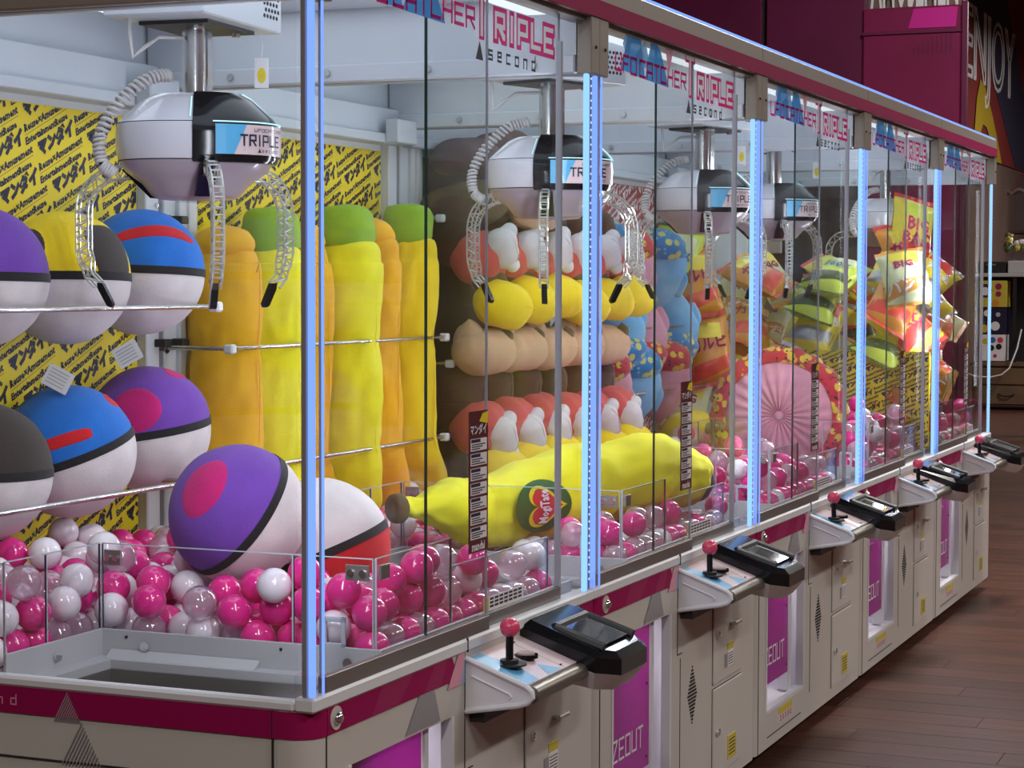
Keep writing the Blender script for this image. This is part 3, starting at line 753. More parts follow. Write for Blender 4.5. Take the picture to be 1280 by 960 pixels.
    out = [(.84, .0), (1.075, .0), (1.095, -.03), (1.075, -.17), (1.05, -.185), (.90, -.185), (.845, -.15)]
    vs = [(x, y, z0(y)+.004) for x, y in out]+[(x, y, z0(y)-.026) for x, y in out]
    cx, cy = .965, -.09
    vs += [(cx+(x-cx)*.86, cy+(y-cy)*.84, z0(y)+.018) for x, y in out]
    n = 7
    mo.add(vs, [(i, (i+1) % n, n+(i+1) % n, n+i) for i in range(n)]+[(2*n+i, 2*n+(i+1) % n, (i+1) % n, i) for i in range(n)]+[tuple(range(2*n, 3*n)), tuple(range(n, 2*n))[::-1]])
    m_ = mo.build('monitor_pod', 'black', c)
    sl = lambda x, y, l=.0: (x, y, .6375+y*.32+.026+l)
    hb = MB()
    for (xa, ya, xb, yb) in ((.885, -.055, 1.05, -.055), (.885, -.055, .885, -.155), (1.05, -.055, 1.05, -.155)):
        hb.tube([sl(xa, ya, .008), sl(xb, yb, .008)], .011, 8)
    hb.build('screen_hood', 'blackm', m_, True)
    sc = MB(); sc.add([sl(.895, -.062, .012), sl(1.04, -.062, .012), sl(1.04, -.152, .012), sl(.895, -.152, .012)], [(0, 3, 2, 1)]); sc.build('screen', 'screen', m_)
    sc = MB(); sc.add([sl(.90, -.008, .011), sl(1.03, -.008, .011), sl(1.03, -.038, .011), sl(.90, -.038, .011)], [(0, 3, 2, 1)]); sc.build('card_reader', 'greytri', m_)
    sc = MB(); sc.add([sl(.93, -.012, .0118), sl(.98, -.012, .0118), sl(.98, -.032, .0118), sl(.93, -.032, .0118)], [(0, 3, 2, 1)]); sc.build('reader_label', 'yel_st', m_)
    un = MB(); lo = [(x, y, z0(y)-.026) for x, y in out]; lo2 = [(cx+(x-cx)*.7, min(0, cy+(y-cy)*.75), .565+y*.15) for x, y in out]; lo2 = [(x, 0 if abs(out[i][1]) < .01 else y, z) for i, (x, y, z) in enumerate(lo2)]
    un.add(lo+lo2, [(i, (i+1) % n, n+(i+1) % n, n+i) for i in range(n)]+[tuple(range(n, 2*n))[::-1]]); un.build('pod_base', 'white', c, True)
    ub = MB(); ub.box(.60, .80, -.03, 0, .525, .545); ub.build('under_bracket', 'blackm', c)
    return c

M['strip'] = mat('strip_print', (.10, .012, .02), .4)
cab0 = make_cabinet()
labels = ['nearest crane game cabinet, its glass corner facing the viewer, round plush balls inside',
          'second crane game cabinet, long yellow and orange plush behind the claw',
          'third crane game cabinet, dark brown, red and yellow plush rows inside',
          'fourth crane game cabinet with the large pleated pink cushion inside',
          'farthest crane game cabinet at the end of the row, full of snack bags']
def kids_snapshot(o): KIDS[o.name] = list(o.children); [kids_snapshot(ch) for ch in o.children]
kids_snapshot(cab0)
cabs = [cab0]
for k in range(1, 5): cabs.append(copy_tree(cab0, None, (k*P, 0, 0)))
for cb, lb in zip(cabs, labels): cb['label'] = lb; cb['group'] = 'crane game cabinets in a row'

# ---- backing sheets with repeated lettering
def clip_mesh(me, x0, x1, z0, z1):
    import bmesh
    bm = bmesh.new(); bm.from_mesh(me)
    for co, no in (((x0, 0, 0), (-1, 0, 0)), ((x1, 0, 0), (1, 0, 0)), ((0, 0, z0), (0, 0, -1)), ((0, 0, z1), (0, 0, 1))):
        bmesh.ops.bisect_plane(bm, geom=bm.verts[:]+bm.edges[:]+bm.faces[:], plane_co=co, plane_no=no, clear_outer=True)
    bm.to_mesh(me); bm.free()
TV = [text_verts('マンダイ', .0345, .25, 1, .0030), text_verts('Reuse×Amusement', .0215, .2, 1, .0010), text_verts('EntertainmentReuse', .0196, .2, 1, .0010)]
def sheet_text(x0, x1, z0, z1, y, sc=1):
    mb = MB(); a = math.radians(24); ca, sa = math.cos(a), math.sin(a)
    def put(vs, fs, X, Z, dx, dz):
        mb.add([(X+((v.x*sc+dx)*ca-(v.y*sc+dz)*sa), y, Z+((v.x*sc+dx)*sa+(v.y*sc+dz)*ca)) for v in vs], fs)
    for i in range(-14, 24):
        for j in range(-16, 24):
            X = x0+.2+(i*.178+j*.050)*sc; Z = z1-.12+(i*.031-j*.077)*sc
            if not (x0-.2*sc < X < x1+.05 and z0-.12 < Z < z1+.08): continue
            put(*TV[0], X, Z, 0, 0)
            put(*TV[1], X+.002*sc, Z-.034*sc, 0, .002*sc); put(*TV[2], X+.002*sc, Z-.034*sc, -.006*sc, -.0235*sc)
            L = .170*sc
            mb.add([(X+.002*sc+(p*ca-q*sa), y, Z-.034*sc+(p*sa+q*ca)) for p, q in ((0, -.0045*sc), (L, -.0045*sc), (L, -.0035*sc), (0, -.0035*sc))], [(0, 1, 2, 3)])
    me = mb.mesh('sheet_lettering', 'navy'); clip_mesh(me, x0, x1, z0, z1); return me
yb = 1.068
me_l = {}
for k, (sx0, sx1, sm, im) in {0: (.02, 1.172, 'yellow', 'navy'), 1: (.165, 1.170, 'yellow', 'navy'), 3: (.165, 1.17, 'redsheet', 'inkw'), 2: (.165, 1.17, 'olive_sheet', 'navy')}.items():
    o = MB().box(sx0, sx1, yb, yb+.002, .70, 1.684).build('backing_sheet', sm, cabs[k])
    if k == 2: continue
    key = (sx0, sx1, im)
    if key not in me_l:
        me = sheet_text(sx0+.002, sx1-.002, .702, 1.682, yb-.0006)
        me.materials[0] = M[im]; me_l[key] = me
    l = bpy.data.objects.new('sheet_lettering', me_l[key]); C.objects.link(l); l.parent = o
# yellow wrapped riser board in the farthest cabinet
rb = MB().box(0, .02, 0, .66, 0, .362).build('wrapped_board', 'yellow', None, loc=(5.0, .035, .70)); tag(rb, 'upright board wrapped in yellow lettered paper holding back the snack bags', 'board')
mt = sheet_text(0, .66, 0, .362, 0, .62)
lt = bpy.data.objects.new('sheet_lettering', mt); C.objects.link(lt); lt.parent = rb
lt.matrix_local = Matrix(((0, 1, 0, -.001), (-1, 0, 0, .66), (0, 0, 1, 0), (0, 0, 0, 1)))

# ================================================================== CLAWS
def truss_arm(a, r_in, z_in, r_out, z_tip, clear=True):
    """curved lattice arm in the vertical plane through the axis at angle a"""
    mb = MB(); ca, sa = math.cos(a), math.sin(a)
    N = 22; path = []
    R_ = .075
    for i in range(5): path.append((r_in+(r_out-R_-r_in)*i/4, z_in))
    for i in range(1, 8):
        q = PI/2*i/7; path.append((r_out-R_+R_*math.sin(q), z_in-R_+R_*math.cos(q)))
    zb = z_tip+.055
    for i in range(1, 11): path.append((r_out-.012*max(0, i-6)/4, z_in-R_+(zb-(z_in-R_))*i/10))
    path.append((r_out-.03, zb-.018))
    def P3(r, z, s): return (r*ca-s*sa, r*sa+s*ca, z)
    h = .012; wd = .009
    rails = {}
    for (sg, ss) in ((1, 1), (1, -1), (-1, 1), (-1, -1)):
        pts = []
        for i, (r, z) in enumerate(path):
            r2, z2 = path[min(i+1, len(path)-1)]; r1, z1 = path[max(i-1, 0)]
            d = Vector((r2-r1, z2-z1)).normalized(); nn = Vector((-d.y, d.x))
            hh = h*(1 if i < len(path)-3 else .65)
            pts.append(P3(r+nn.x*hh*sg, z+nn.y*hh*sg, wd*ss))
        rails[sg, ss] = pts; mb.tube(pts, .0023, 5)
    for i in range(len(path)-1):
        for ss in (1, -1):
            A, B = (rails[1, ss][i], rails[-1, ss][i+1]) if i % 2 else (rails[-1, ss][i], rails[1, ss][i+1])
            mb.tube([A, B], .0017, 4)
        for sg in (1, -1): mb.tube([rails[sg, 1][i], rails[sg, -1][i]], .0016, 4)
    return mb, P3, path
def make_claw():
    c = thing('crane_claw', '', 'claw')
    # carriage box, heights are above the floor
    b = MB(); b.bbox(-.17, .17, -.10, .10, 1.795, 1.895, .003); cb_ = b.build('motor_box', 'wint', c)
    b = MB(); b.box(-.09, .11, -.07, .07, 1.788, 1.795); b.build('mount_plate', 'blackm', cb_)
    b = MB()
    for i in range(5):
        for j in range(5):
            x = .09+j*.014+(i % 2)*.007; b.cyl((x, -.101, 1.822+i*.012), (x, -.099, 1.822+i*.012), .0042, 6)
    for i in range(5):
        for j in range(5):
            x = -.06+j*.014+(i % 2)*.007; b.cyl((-.171, x, 1.822+i*.012), (-.169, x, 1.822+i*.012), .0042, 6)
    b.build('vent_holes', 'gap', cb_)
    b = MB(); b.cyl((-.171, .06, 1.84), (-.176, .06, 1.84), .01); b.build('red_knob', 'knob', cb_)
    for (bx, by) in ((-.07, -.04), (.07, -.05), (.09, .05)):
        b = MB(); b.cyl((bx, by, 1.78), (bx, by, 1.79), .009, 6); b.build('bolt', 'steel', cb_)
    b = MB(); b.cyl((-.006, 0, 1.64), (-.006, 0, 1.79), .022, 24); b.bbox(.008, .034, -.02, .02, 1.66, 1.79, .003); b.build('pole', 'steel', c, True)
    sh = lambda q: 1-.05*math.cos(3*q+PI/2)
    b = MB(); b.lathe([(.0, 1.6655), (.078, 1.664), (.100, 1.652), (.138, 1.616), (.1445, 1.609)], (0, 0, 0), 60, shape=sh); hd = b.build('hood_top', 'hood', c, True)
    b = MB(); b.lathe([(.1445, 1.6075), (.147, 1.59), (.147, 1.56), (.143, 1.545), (.1415, 1.541)], (0, 0, 0), 60, shape=sh); b.build('hood_side', 'hood', c, True)
    b = MB(); b.lathe([(.1445, 1.609), (.1435, 1.6082), (.1445, 1.6075)], (0, 0, 0), 60, shape=sh); b.lathe([(.1415, 1.541), (.139, 1.540), (.1405, 1.539)], (0, 0, 0), 60, shape=sh); b.build('seam', 'gap', c)
    b = MB(); b.lathe([(.1405, 1.539), (.130, 1.522), (.112, 1.508), (.100, 1.500), (.082, 1.478), (.070, 1.471), (0, 1.469)], (0, 0, 0), 60, shape=sh); b.build('hood_bottom', 'hood2', c, True)
    b = MB(); b.cyl((0, 0, 1.469), (0, 0, 1.466), .035, 24); b.build('bottom_lens', 'acryl', c)
    # visor on the front (towards -Y)
    v = MB(); a0, a1 = -PI/2-math.radians(66), -PI/2+math.radians(30)
    v.lathe([(.083, 1.6665), (.103, 1.6555), (.141, 1.620), (.150, 1.608), (.1525, 1.59), (.1525, 1.56), (.149, 1.541), (.146, 1.535), (.139, 1.534)], (0, 0, 0), 24, a0, a1, sh)
    vz = v.build('visor', 'black', c, True)
    v = MB()
    for a in (a1-.01, ):
        pts = [(r*sh(a)*math.cos(a), r*sh(a)*math.sin(a), z) for r, z in ((.086, 1.669), (.104, 1.659), (.142, 1.623), (.152, 1.611))]; v.tube(pts, .0018, 6)
    ar = [a0+(a1-a0)*i/20 for i in range(3, 21)]
    v.tube([(.1535*sh(a)*math.cos(a), .1535*sh(a)*math.sin(a), 1.608) for a in ar], .0013, 6)
    v.tube([(r*math.cos(-2.75), r*math.sin(-2.75), z) for r, z in ((.103, 1.655), (.142, 1.617))], .0012, 6)
    v.build('light_line', 'ledline', vz)
    s0, s1 = -PI/2-math.radians(50), -PI/2+math.radians(20)
    v = MB(); v.lathe([(.1545, 1.603), (.1555, 1.58), (.1545, 1.549)], (0, 0, 0), 20, s0, s1, sh); dsp = v.build('display', 'deck', vz, True)
    def wrap(u, vv, t):   # u: arc length from s0
        a = s0+u/.154; r = (.1560+t)*sh(a); return (r*math.cos(a), r*math.sin(a), vv)
    v = MB(); v.add([wrap(u, z, .0) for u, z in ((.0, .603+1), (.02, 1.603), (.04, 1.603), (.06, 1.603), (.035, 1.549), (.02, 1.549), (0, 1.549))], [(0, 1, 5, 6), (1, 2, 4, 5), (2, 3, 4)]); v.build('display_print', 'deckb', dsp)
    v = MB(); strokes(v, 'TRIPLE', wrap, .048, 1.566, .012, .018, .0055, .0034, .0008); strokes(v, 'UFOCATCHER', wrap, .075, 1.591, .006, .005, .0022, .0011, .0008)
    strokes(v, 'second', wrap, .092, 1.554, .004, .004, .0045, .001, .0008); v.add([wrap(.082, 1.553, .0008), wrap(.090, 1.553, .0008), wrap(.086, 1.561, .0008)], [(0, 1, 2)])
    v.build('display_lettering', 'ink', dsp)
    # arms
    for kk in range(3):
        a = math.radians(96+120*kk)
        mb, P3, path = truss_arm(a, .088, 1.523, .225, 1.274)
        arm = mb.build('claw_arm', 'truss', c)
        t = MB(); r, z = path[-1]
        t.prism([(r+.002, z+.004), (r-.009, z+.004), (r-.030, z-.036), (r-.026, z-.043), (r-.018, z-.040), (r+.000, z-.008)], lambda u, v_, tt: P3(u, v_, tt), -.0065, .0065); t.build('claw_tip', 'black', arm)
        t = MB(); t.prism([(.128, 1.532), (.095, 1.508), (.068, 1.474), (.085, 1.474), (.116, 1.503), (.142, 1.528)], lambda u, v_, tt: P3(u, v_, tt), -.016, .016); t.build('arm_root', 'black', arm)
    # coiled cord from the carriage to the left of the hood
    key = [(-.045, .03, 1.70), (-.075, .06, 1.69), (-.11, .10, 1.645), (-.135, .125, 1.585), (-.140, .120, 1.535), (-.125, .105, 1.515)]
    kp = [Vector(k_) for k_ in key]; pts = []; NN = 520
    for i in range(NN+1):
        t = i/NN*(len(kp)-1); j = min(int(t), len(kp)-2); f = t-j
        g = lambda q: kp[max(0, min(len(kp)-1, q))]
        a_, b_, c_, d_ = g(j-1), g(j), g(j+1), g(j+2)
        p = .5*((2*b_)+(c_-a_)*f+(2*a_-5*b_+4*c_-d_)*f*f+(3*b_-a_-3*c_+d_)*f**3)
        tg = (c_-b_).normalized(); s1_ = tg.cross(Vector((1, .8, 0))).normalized(); s2_ = tg.cross(s1_); q = i/NN*2*PI*32
        pts.append(p+(s1_*math.cos(q)+s2_*math.sin(q))*.0095)
    cc = MB(); cc.tube(pts, .0036, 6); cc.build('coiled_cord', 'coil', c, 'all')
    cc = MB(); cc.tube([(-.13, .07, 1.80), (-.14, .06, 1.75), (-.15, .05, 1.722), (-.13, .04, 1.74), (-.09, .03, 1.765), (-.03, .01, 1.77)], .004, 8); cc.build('cable', 'coil', c, True)
    return c
claw0 = make_claw(); kids_snapshot(claw0)
CL = [(0, .574, .55, 5, 'white three-armed claw nearest the viewer, above the round plush balls'), (1, .585, .33, -18, 'white claw hanging in front of the dark brown plush rows'), (2, .873, .42, -14, 'white claw over the pink and blue cushions, its display turned to the right'),
      (3, .52, .44, -6, 'white claw in the fourth cabinet, half hidden behind a lit post'), (4, .60, .33, 10, 'farthest white claw, hanging over the snack bag heap')]
for i, (k, lx, ly, ro, lb) in enumerate(CL):
    o = claw0 if i == 0 else copy_tree(claw0)
    o.location = (k*P+lx, ly, 0); o.rotation_euler = (0, 0, math.radians(ro)); o['label'] = lb; o['group'] = 'crane claws'
# small tags hanging from the carriages
for k, lx, ly, lb in ((0, .735, .50, 'small white paper tag with a yellow fruit, hanging beside the nearest claw motor'), (2, 1.02, .34, 'white tag with yellow fruit hanging under the third claw motor'), (3, .70, .33, 'tiny white tag with yellow fruit beside the fourth claw')):
    t = thing('paper_tag', lb, 'tag', (k*P+lx, ly, 1.72), (0, 0, math.radians(-60)))
    MB().bbox(-.0135, .0135, -.0005, .0005, -.028, .030, .0003).build('card', 'inkw', t)
    q = MB(); q.poly([(.0085*math.cos(a), -.0009, -.004+.015*math.sin(a)) for a in [2*PI*i/20 for i in range(20)]]); q.build('fruit_print', 'yellow', t)
    q = MB(); q.box(-.004, -.0028, -.0013, -.0009, -.002, -.001); q.box(.0028, .004, -.0013, -.0009, -.002, -.001); q.box(-.0012, .0012, -.0013, -.0009, -.006, -.0052); q.build('face_print', 'ink', t)
    q = MB(); q.tube([(0, 0, .027), (.002, 0, .05), (0, 0, .078)], .0008, 5); q.build('string', 'inkw', t)


# ================================================================== GUARD BARS (one bent rod each)
def guard(k, z, x0, x1, y=.88, lab=''):
    X = k*P
    t = thing('guard_bar', lab, 'bar', (X, 0, 0), group='steel guard bars holding the plush')
    MB().tube([(x0, 1.07, z), (x0, y+.02, z), (x0+.006, y+.006, z), (x0+.02, y, z), (x1-.02, y, z), (x1-.006, y+.006, z), (x1, y+.02, z), (x1, 1.07, z)], .0055, 10).build('rod', 'steel', t, True)
    for x in (x0, x1):
        MB().cyl((x, 1.045, z), (x, 1.068, z), .014, 12).build('wall_bracket', 'steel', t, True)
        MB().bbox(x-.012, x+.012, y-.012, y+.012, z-.012, z+.010, .004).build('corner_clip', 'white', t)
guard(0, 1.265, .05, 1.06, .797, 'upper steel bar across the upper row of round plush balls')
guard(0, .896, .05, .965, .797, 'lower steel bar across the lower row of round plush balls')
guard(1, 1.167, .02, 1.19, .88, 'upper steel bar across the long yellow and orange plush')
guard(1, .889, .02, 1.19, .88, 'lower steel bar across the long yellow and orange plush')
guard(2, 1.09, .03, 1.19, .90, 'steel bar behind the pale beige plush row')
guard(2, 1.50, .03, 1.19, .93, 'short bar end near the topmost dark brown plush')
guard(3, 1.16, .03, 1.17, .86, 'upper bar across the pink and blue cushions')
guard(3, .93, .03, 1.17, .86, 'lower bar across the pink and blue cushions')

# ================================================================== ROUND PLUSH BALLS
def ball_surface(Rr, seed):
    def f(d, off=0):
        d = d.normalized()
        r = Rr*(1+.018*noise.noise(d*1.7+Vector((seed, 0, 0))))+off
        return d*r
    return f
def cap(mb, f, axis, t0, t1, n=56, m=18, off=0):
    ax = Vector(axis).normalized(); e1 = ax.orthogonal().normalized(); e2 = ax.cross(e1); vs = []
    for i in range(m+1):
        t = t0+(t1-t0)*i/m
        for k in range(n):
            q = 2*PI*k/n; vs.append(f(ax*math.cos(t)+(e1*math.cos(q)+e2*math.sin(q))*math.sin(t), off))
    mb.add(vs, [(i*n+k, (i+1)*n+k, (i+1)*n+(k+1) % n, i*n+(k+1) % n) for i in range(m) for k in range(n)]); return mb
def patch(mb, f, cdir, up, au, av, off=.0012, n=28, m=8, box=False):
    c = Vector(cdir).normalized(); u = Vector(up); u = (u-c*u.dot(c)).normalized(); s = u.cross(c); vs = [f(c, off)]
    for i in range(1, m+1):
        for k in range(n):
            q = 2*PI*k/n; a, b = math.cos(q), math.sin(q)
            if box: p = 5; g = (abs(a)**p+abs(b)**p)**(-1/p); a *= g; b *= g
            aa, bb = a*au*i/m, b*av*i/m
            vs.append(f(c+s*math.tan(aa)+u*math.tan(bb), off if i < m else -.001))
    fs = [(0, 1+k, 1+(k+1) % n) for k in range(n)]+[(1+i*n+k, 1+(i+1)*n+k, 1+(i+1)*n+(k+1) % n, 1+i*n+(k+1) % n) for i in range(m-1) for k in range(n)]
    mb.add(vs, fs)
# camera side direction used to aim the patches: real printed panels on the plush
def round_plush(lab, loc, Rr, pole, top, bottom, patches, seed, low_label=None):
    t = thing('round_plush', lab, 'plush ball', loc, group='round plush balls')
    f = ball_surface(Rr, seed); ax = Vector(pole).normalized()
    cap(MB(), f, ax, .0, PI/2-.05).build('upper_half', top, t, 'all')
    cap(MB(), f, -ax, .0, PI/2-.05).build('lower_half', bottom, t, 'all')
    cap(MB(), f, ax, PI/2-.062, PI/2+.062, m=4, off=.0015).build('seam_band', 'p_black', t, 'all')
    for (cd, up, au, av, mt, bx) in patches:
        mb = MB(); patch(mb, f, cd, up, au, av, box=bx); mb.build('colour_patch', mt, t, 'all')
    mb = MB(); e1 = ax.orthogonal().normalized(); e2 = ax.cross(e1)
    return t
Vc = -F  # rough direction back along the row towards the aisle side
UPZ = (0, 0, 1)
RB = .134
round_plush('purple topped round plush cut by the left picture edge, upper row', (.43, .94, 1.325), RB, (.02, 0, 1), 'p_purple', 'p_white', [((-.8, -.5, .55), UPZ, .30, .22, 'p_white', False)], 1)
round_plush('yellow and charcoal round plush in the middle of the upper row', (.70, .935, 1.325), RB, (.03, .02, 1), 'p_yellow', 'p_white',
            [((-.05, -1, .48), UPZ, .46, .48, 'p_char', True), ((-1, .12, .42), UPZ, .42, .42, 'p_char', False)], 2)
round_plush('blue round plush with a red stripe at the right end of the upper row', (.985, .935, 1.338), RB, (.05, .0, 1), 'p_blue', 'p_white',
            [((-.55, -.65, .72), (0, 0, 1), .78, .12, 'p_red', True)], 3)
round_plush('charcoal and yellow round plush cut by the left picture edge, lower row', (.435, .94, .955), RB, (0, .0, 1), 'p_char', 'p_white', [((-.95, -.55, .45), UPZ, .32, .34, 'p_yellow', True)], 4)
round_plush('blue round plush with a red bar in the middle of the lower row', (.715, .935, .975), RB, (-.28, .22, 1), 'p_blue', 'p_white',
            [((-1, -.62, .30), (-.25, .2, 1), .42, .10, 'p_red', True), ((.35, -.6, .85), UPZ, .25, .16, 'p_red', False)], 5)
round_plush('purple round plush with a magenta spot at the right end of the lower row', (1.01, .935, 1.002), RB, (-.12, .1, 1), 'p_purple', 'p_white',
            [((-1, -.35, .42), UPZ, .44, .40, 'p_mag', False), ((.15, -.45, 1), UPZ, .3, .2, 'p_mag', False)], 6)
round_plush('big purple round plush with a magenta oval tilted on its side in the ball pit', (.553, .45, .886), .129, (-.62, .50, .58), 'p_purple', 'p_white',
            [((-1, .08, .55), (.3, -.3, 1), .36, .50, 'p_mag', False)], 7)
round_plush('big red and white round plush leaning forward in the ball pit', (.825, .42, .792), .138, (-.16, .33, .93), 'p_white', 'p_red', [], 8)
# hang tags under the upper row
for (x, z, r) in ((.628, 1.125, .5), (.875, 1.167, -.5)):
    t = thing('hang_tag', 'grey paper care tag hanging below the upper row of round plush' if r > 0 else 'pale paper tag with a blue dot below the blue round plush', 'tag', (x, .90, z), (0, r, -.7))
    MB().bbox(-.028, .028, -.0006, .0006, -.022, .022, .0003).build('card', 'card', t)
    q = MB()
    for i in range(5): q.box(-.022, .018, -.001, -.0006, -.015+i*.007, -.0125+i*.007)
    q.build('fine_print', 'greytri', t)

# ================================================================== LONG VEGETABLE PLUSH (second cabinet)
def long_plush(lab, x, top, rad, col, cap_col, lean=0, y=.965, bend=.0, seed=1, orange=False):
    t = thing('long_plush', lab, 'plush', (x, y, .70), group='long plush behind the bars')
    H = top-.70; g = []
    zs = [0, .03, .10, .17, .20, .27, .36, .43, .465, .50, .58, .66, H-.09, H-.045]
    rs = [.45, .90, 1.0, 1.0, .965, 1.0, 1.02, 1.0, .955, 1.0, 1.03, 1.0, .93, .86]
    pts = [(bend*max(0, .18-z)*2.2+lean*z, -.03*max(0, .2-z), z) for z in zs]
    rr = [rad*q for q in rs]
    mb = MB(); sweep(mb, pts+[(pts[-1][0], 0, H-.02)], rr+[rad*.3], 40, .80, .016, 11, seed, up=Vector((0, 1, 0)), wz=.32, sub=7); mb.build('body', col, t, 'all')
    px = pts[-1][0]
    mb = MB()
    if cap_col: sweep(mb, [(px, 0, H-.055), (px, 0, H-.035), (px+.003, 0, H+.025), (px+.006, 0, H+.05), (px+.006, 0, H+.06)], [rad*.55, rad*.82, rad*.80, rad*.60, rad*.12], 24, 1, .006, 14, seed+3, up=Vector((0, 1, 0)))
    else: sweep(mb, [(px, 0, H-.055), (px, 0, H-.03), (px, 0, H+.005), (px, 0, H+.02)], [rad*.55, rad*.76, rad*.55, rad*.08], 24, 1, .006, 14, seed+3, up=Vector((0, 1, 0)))
    mb.build('leafy_end' if cap_col else 'rounded_end', cap_col or col, t, 'all')
    # stitched seams
    mb = MB(); mb.tube([(p[0]-.004, p[1]-r*.99, p[2]) for p, r in list(zip(pts, rr))[2:-1]], .0012, 5); mb.build('seam_thread', col, t, True)
    return t
long_plush('fat orange long plush nearest the corner post, behind both bars', 1.375, 1.43, .098, 'p_orange', None, .0, .965, .05, 1)
long_plush('yellow long plush with a green end, second from the left behind the bars', 1.60, 1.44, .088, 'p_lemon', 'p_green', 0, .965, .0, 2)
long_plush('slim orange long plush half hidden by the lit corner post', 1.80, 1.45, .076, 'p_orange', None, 0, .985, .1, 3)
long_plush('yellow long plush with a round green top, fourth from the left', 1.985, 1.46, .092, 'p_lemon', 'p_green', 0, .96, .12, 4)
long_plush('orange long plush between two yellow ones', 2.17, 1.47, .080, 'p_orange', None, 0, .975, .2, 5)
long_plush('yellow long plush with a square lime top at the right end of the bars', 2.345, 1.475, .085, 'p_yellow', 'p_green', 0, .955, .32, 6)
# banana cushion
t = thing('banana_cushion', 'huge yellow banana shaped cushion lying in the second cabinet with a round fruit label', 'cushion', (0, 0, 0))
bp_ = [(1.335, .50, .815), (1.40, .475, .815), (1.50, .44, .805), (1.60, .41, .795), (1.78, .35, .80), (1.98, .27, .82), (2.16, .20, .835), (2.28, .155, .825), (2.345, .13, .805)]
br_ = [.030, .034, .064, .090, .104, .106, .102, .090, .066]
mb = MB(); sweep(mb, bp_, br_, 44, .95, .022, 8, 4, sub=8); bn = mb.build('body', 'p_lemon', t, 'all')
mb = MB(); sweep(mb, [(1.322, .505, .815), (1.328, .502, .815), (1.342, .497, .815)], [.024, .033, .034], 20, 1); mb.build('stem_end', 'p_olive', t, 'all')
mb = MB(); sweep(mb, [(2.335, .134, .806), (2.368, .121, .798), (2.385, .114, .794)], [.060, .052, .016], 18, 1); mb.build('dark_tip', 'p_black', t, 'all')
# the label: disc facing the aisle, slightly towards the camera
dn = Vector((-.34, -.94, .0)).normalized(); lc = Vector((1.70, .378, .797)); du = Vector((0, 0, 1)); dr = du.cross(-dn).normalized()
dr = Vector((dn.y*-1, dn.x, 0)).normalized()
if dr.dot(R) < 0: dr = -dr
base_r = .114
def LB(u, v, l): # wrap label onto the cushion
    return lc+dr*u+du*v+dn*(math.sqrt(max(0, base_r**2-v*v))+l-.012)
def disc(mb, ru, rv, l, pts=None):
    n = 32; m = 6; vs = [LB(0, 0, l)]
    for i in range(1, m+1):
        for k in range(n): vs.append(LB(ru*i/m*math.cos(2*PI*k/n), rv*i/m*math.sin(2*PI*k/n), l))
    mb.add(vs, [(0, 1+k, 1+(k+1) % n) for k in range(n)]+[(1+i*n+k, 1+(i+1)*n+k, 1+(i+1)*n+(k+1) % n, 1+i*n+(k+1) % n) for i in range(m-1) for k in range(n)])
mb = MB(); disc(mb, .098, .062, .006); lab = mb.build('fruit_label', mat('label_green', (.02, .12, .02), .6), t, True)
def heart(mb, s, l):
    n = 40; pts = []
    for i in range(n):
        q = 2*PI*i/n; hx = 16*math.sin(q)**3/17; hy = (13*math.cos(q)-5*math.cos(2*q)-2*math.cos(3*q)-math.cos(4*q))/17
        pts.append((-hy*s*.95+.002, hx*s))     # point of the heart to the right
    pts = [(a*1.6, b) for a, b in pts]
    mb.add([LB(.0, 0, l)]+[LB(a, b, l) for a, b in pts], [(0, 1+(k+1) % n, 1+k) for k in range(n)])
mb = MB(); heart(mb, .052, .0075); mb.build('yellow_heart', 'yellow', lab)
mb = MB(); heart(mb, .042, .009); mb.build('red_heart', 'p_red', lab)
vs, fs = text_verts('MogiTate', .026, bold=.0007); mx = max(v.x for v in vs)
mb = MB(); mb.add([LB(.010-v.y*1.7, (v.x-mx/2)*.080/mx, .0125) for v in vs], fs); mb.build('label_lettering', 'inkw', lab)

# ================================================================== SOFT PLUSH OF THE THIRD CABINET: plain cushions in rows
def soft(name, lab, col, pts, rad, asp=1, wr=.008, seed=0, group=None, up=Vector((0, 1, 0)), extra=None, cat='cushion', part='body'):
    o0 = Vector(pts[0]); t = thing(name, lab, cat, tuple(o0), group=group)
    mb = MB(); sweep(mb, [Vector(p)-o0 for p in pts], rad, 26, asp, wr, 10, seed, up=up); mb.build(part, col, t, 'all')
    mb = MB(); sweep(mb, [(Vector(p)-o0)+Vector((-.001, -rad[i]*.995, 0)) for i, p in enumerate(pts)][1:-1] if len(pts) > 3 else [Vector(p)-o0 for p in pts], .0012 if False else [.0014]*max(2, len(pts)-2) if len(pts) > 3 else [.0014]*len(pts), 5, sub=3); mb.build('seam_thread', col, t, 'all')
    for (nm, mt, pp, rr) in (extra or []):
        mb = MB(); sweep(mb, [Vector(p)-o0 for p in pp], rr, 20, 1, .004, 14, seed+9, up=up); mb.build(nm, mt, t, 'all')
    return t
def pod(p, q, r, taper=.8):
    p, q = Vector(p), Vector(q); pts = [p+(q-p)*s for s in (0, .06, .25, .5, .75, .94, 1)]
    return pts, [r*.15, r*.6, r, r*1.02, r*.98*(.5+.5*taper), r*.6*taper, r*.12]
NX = 6
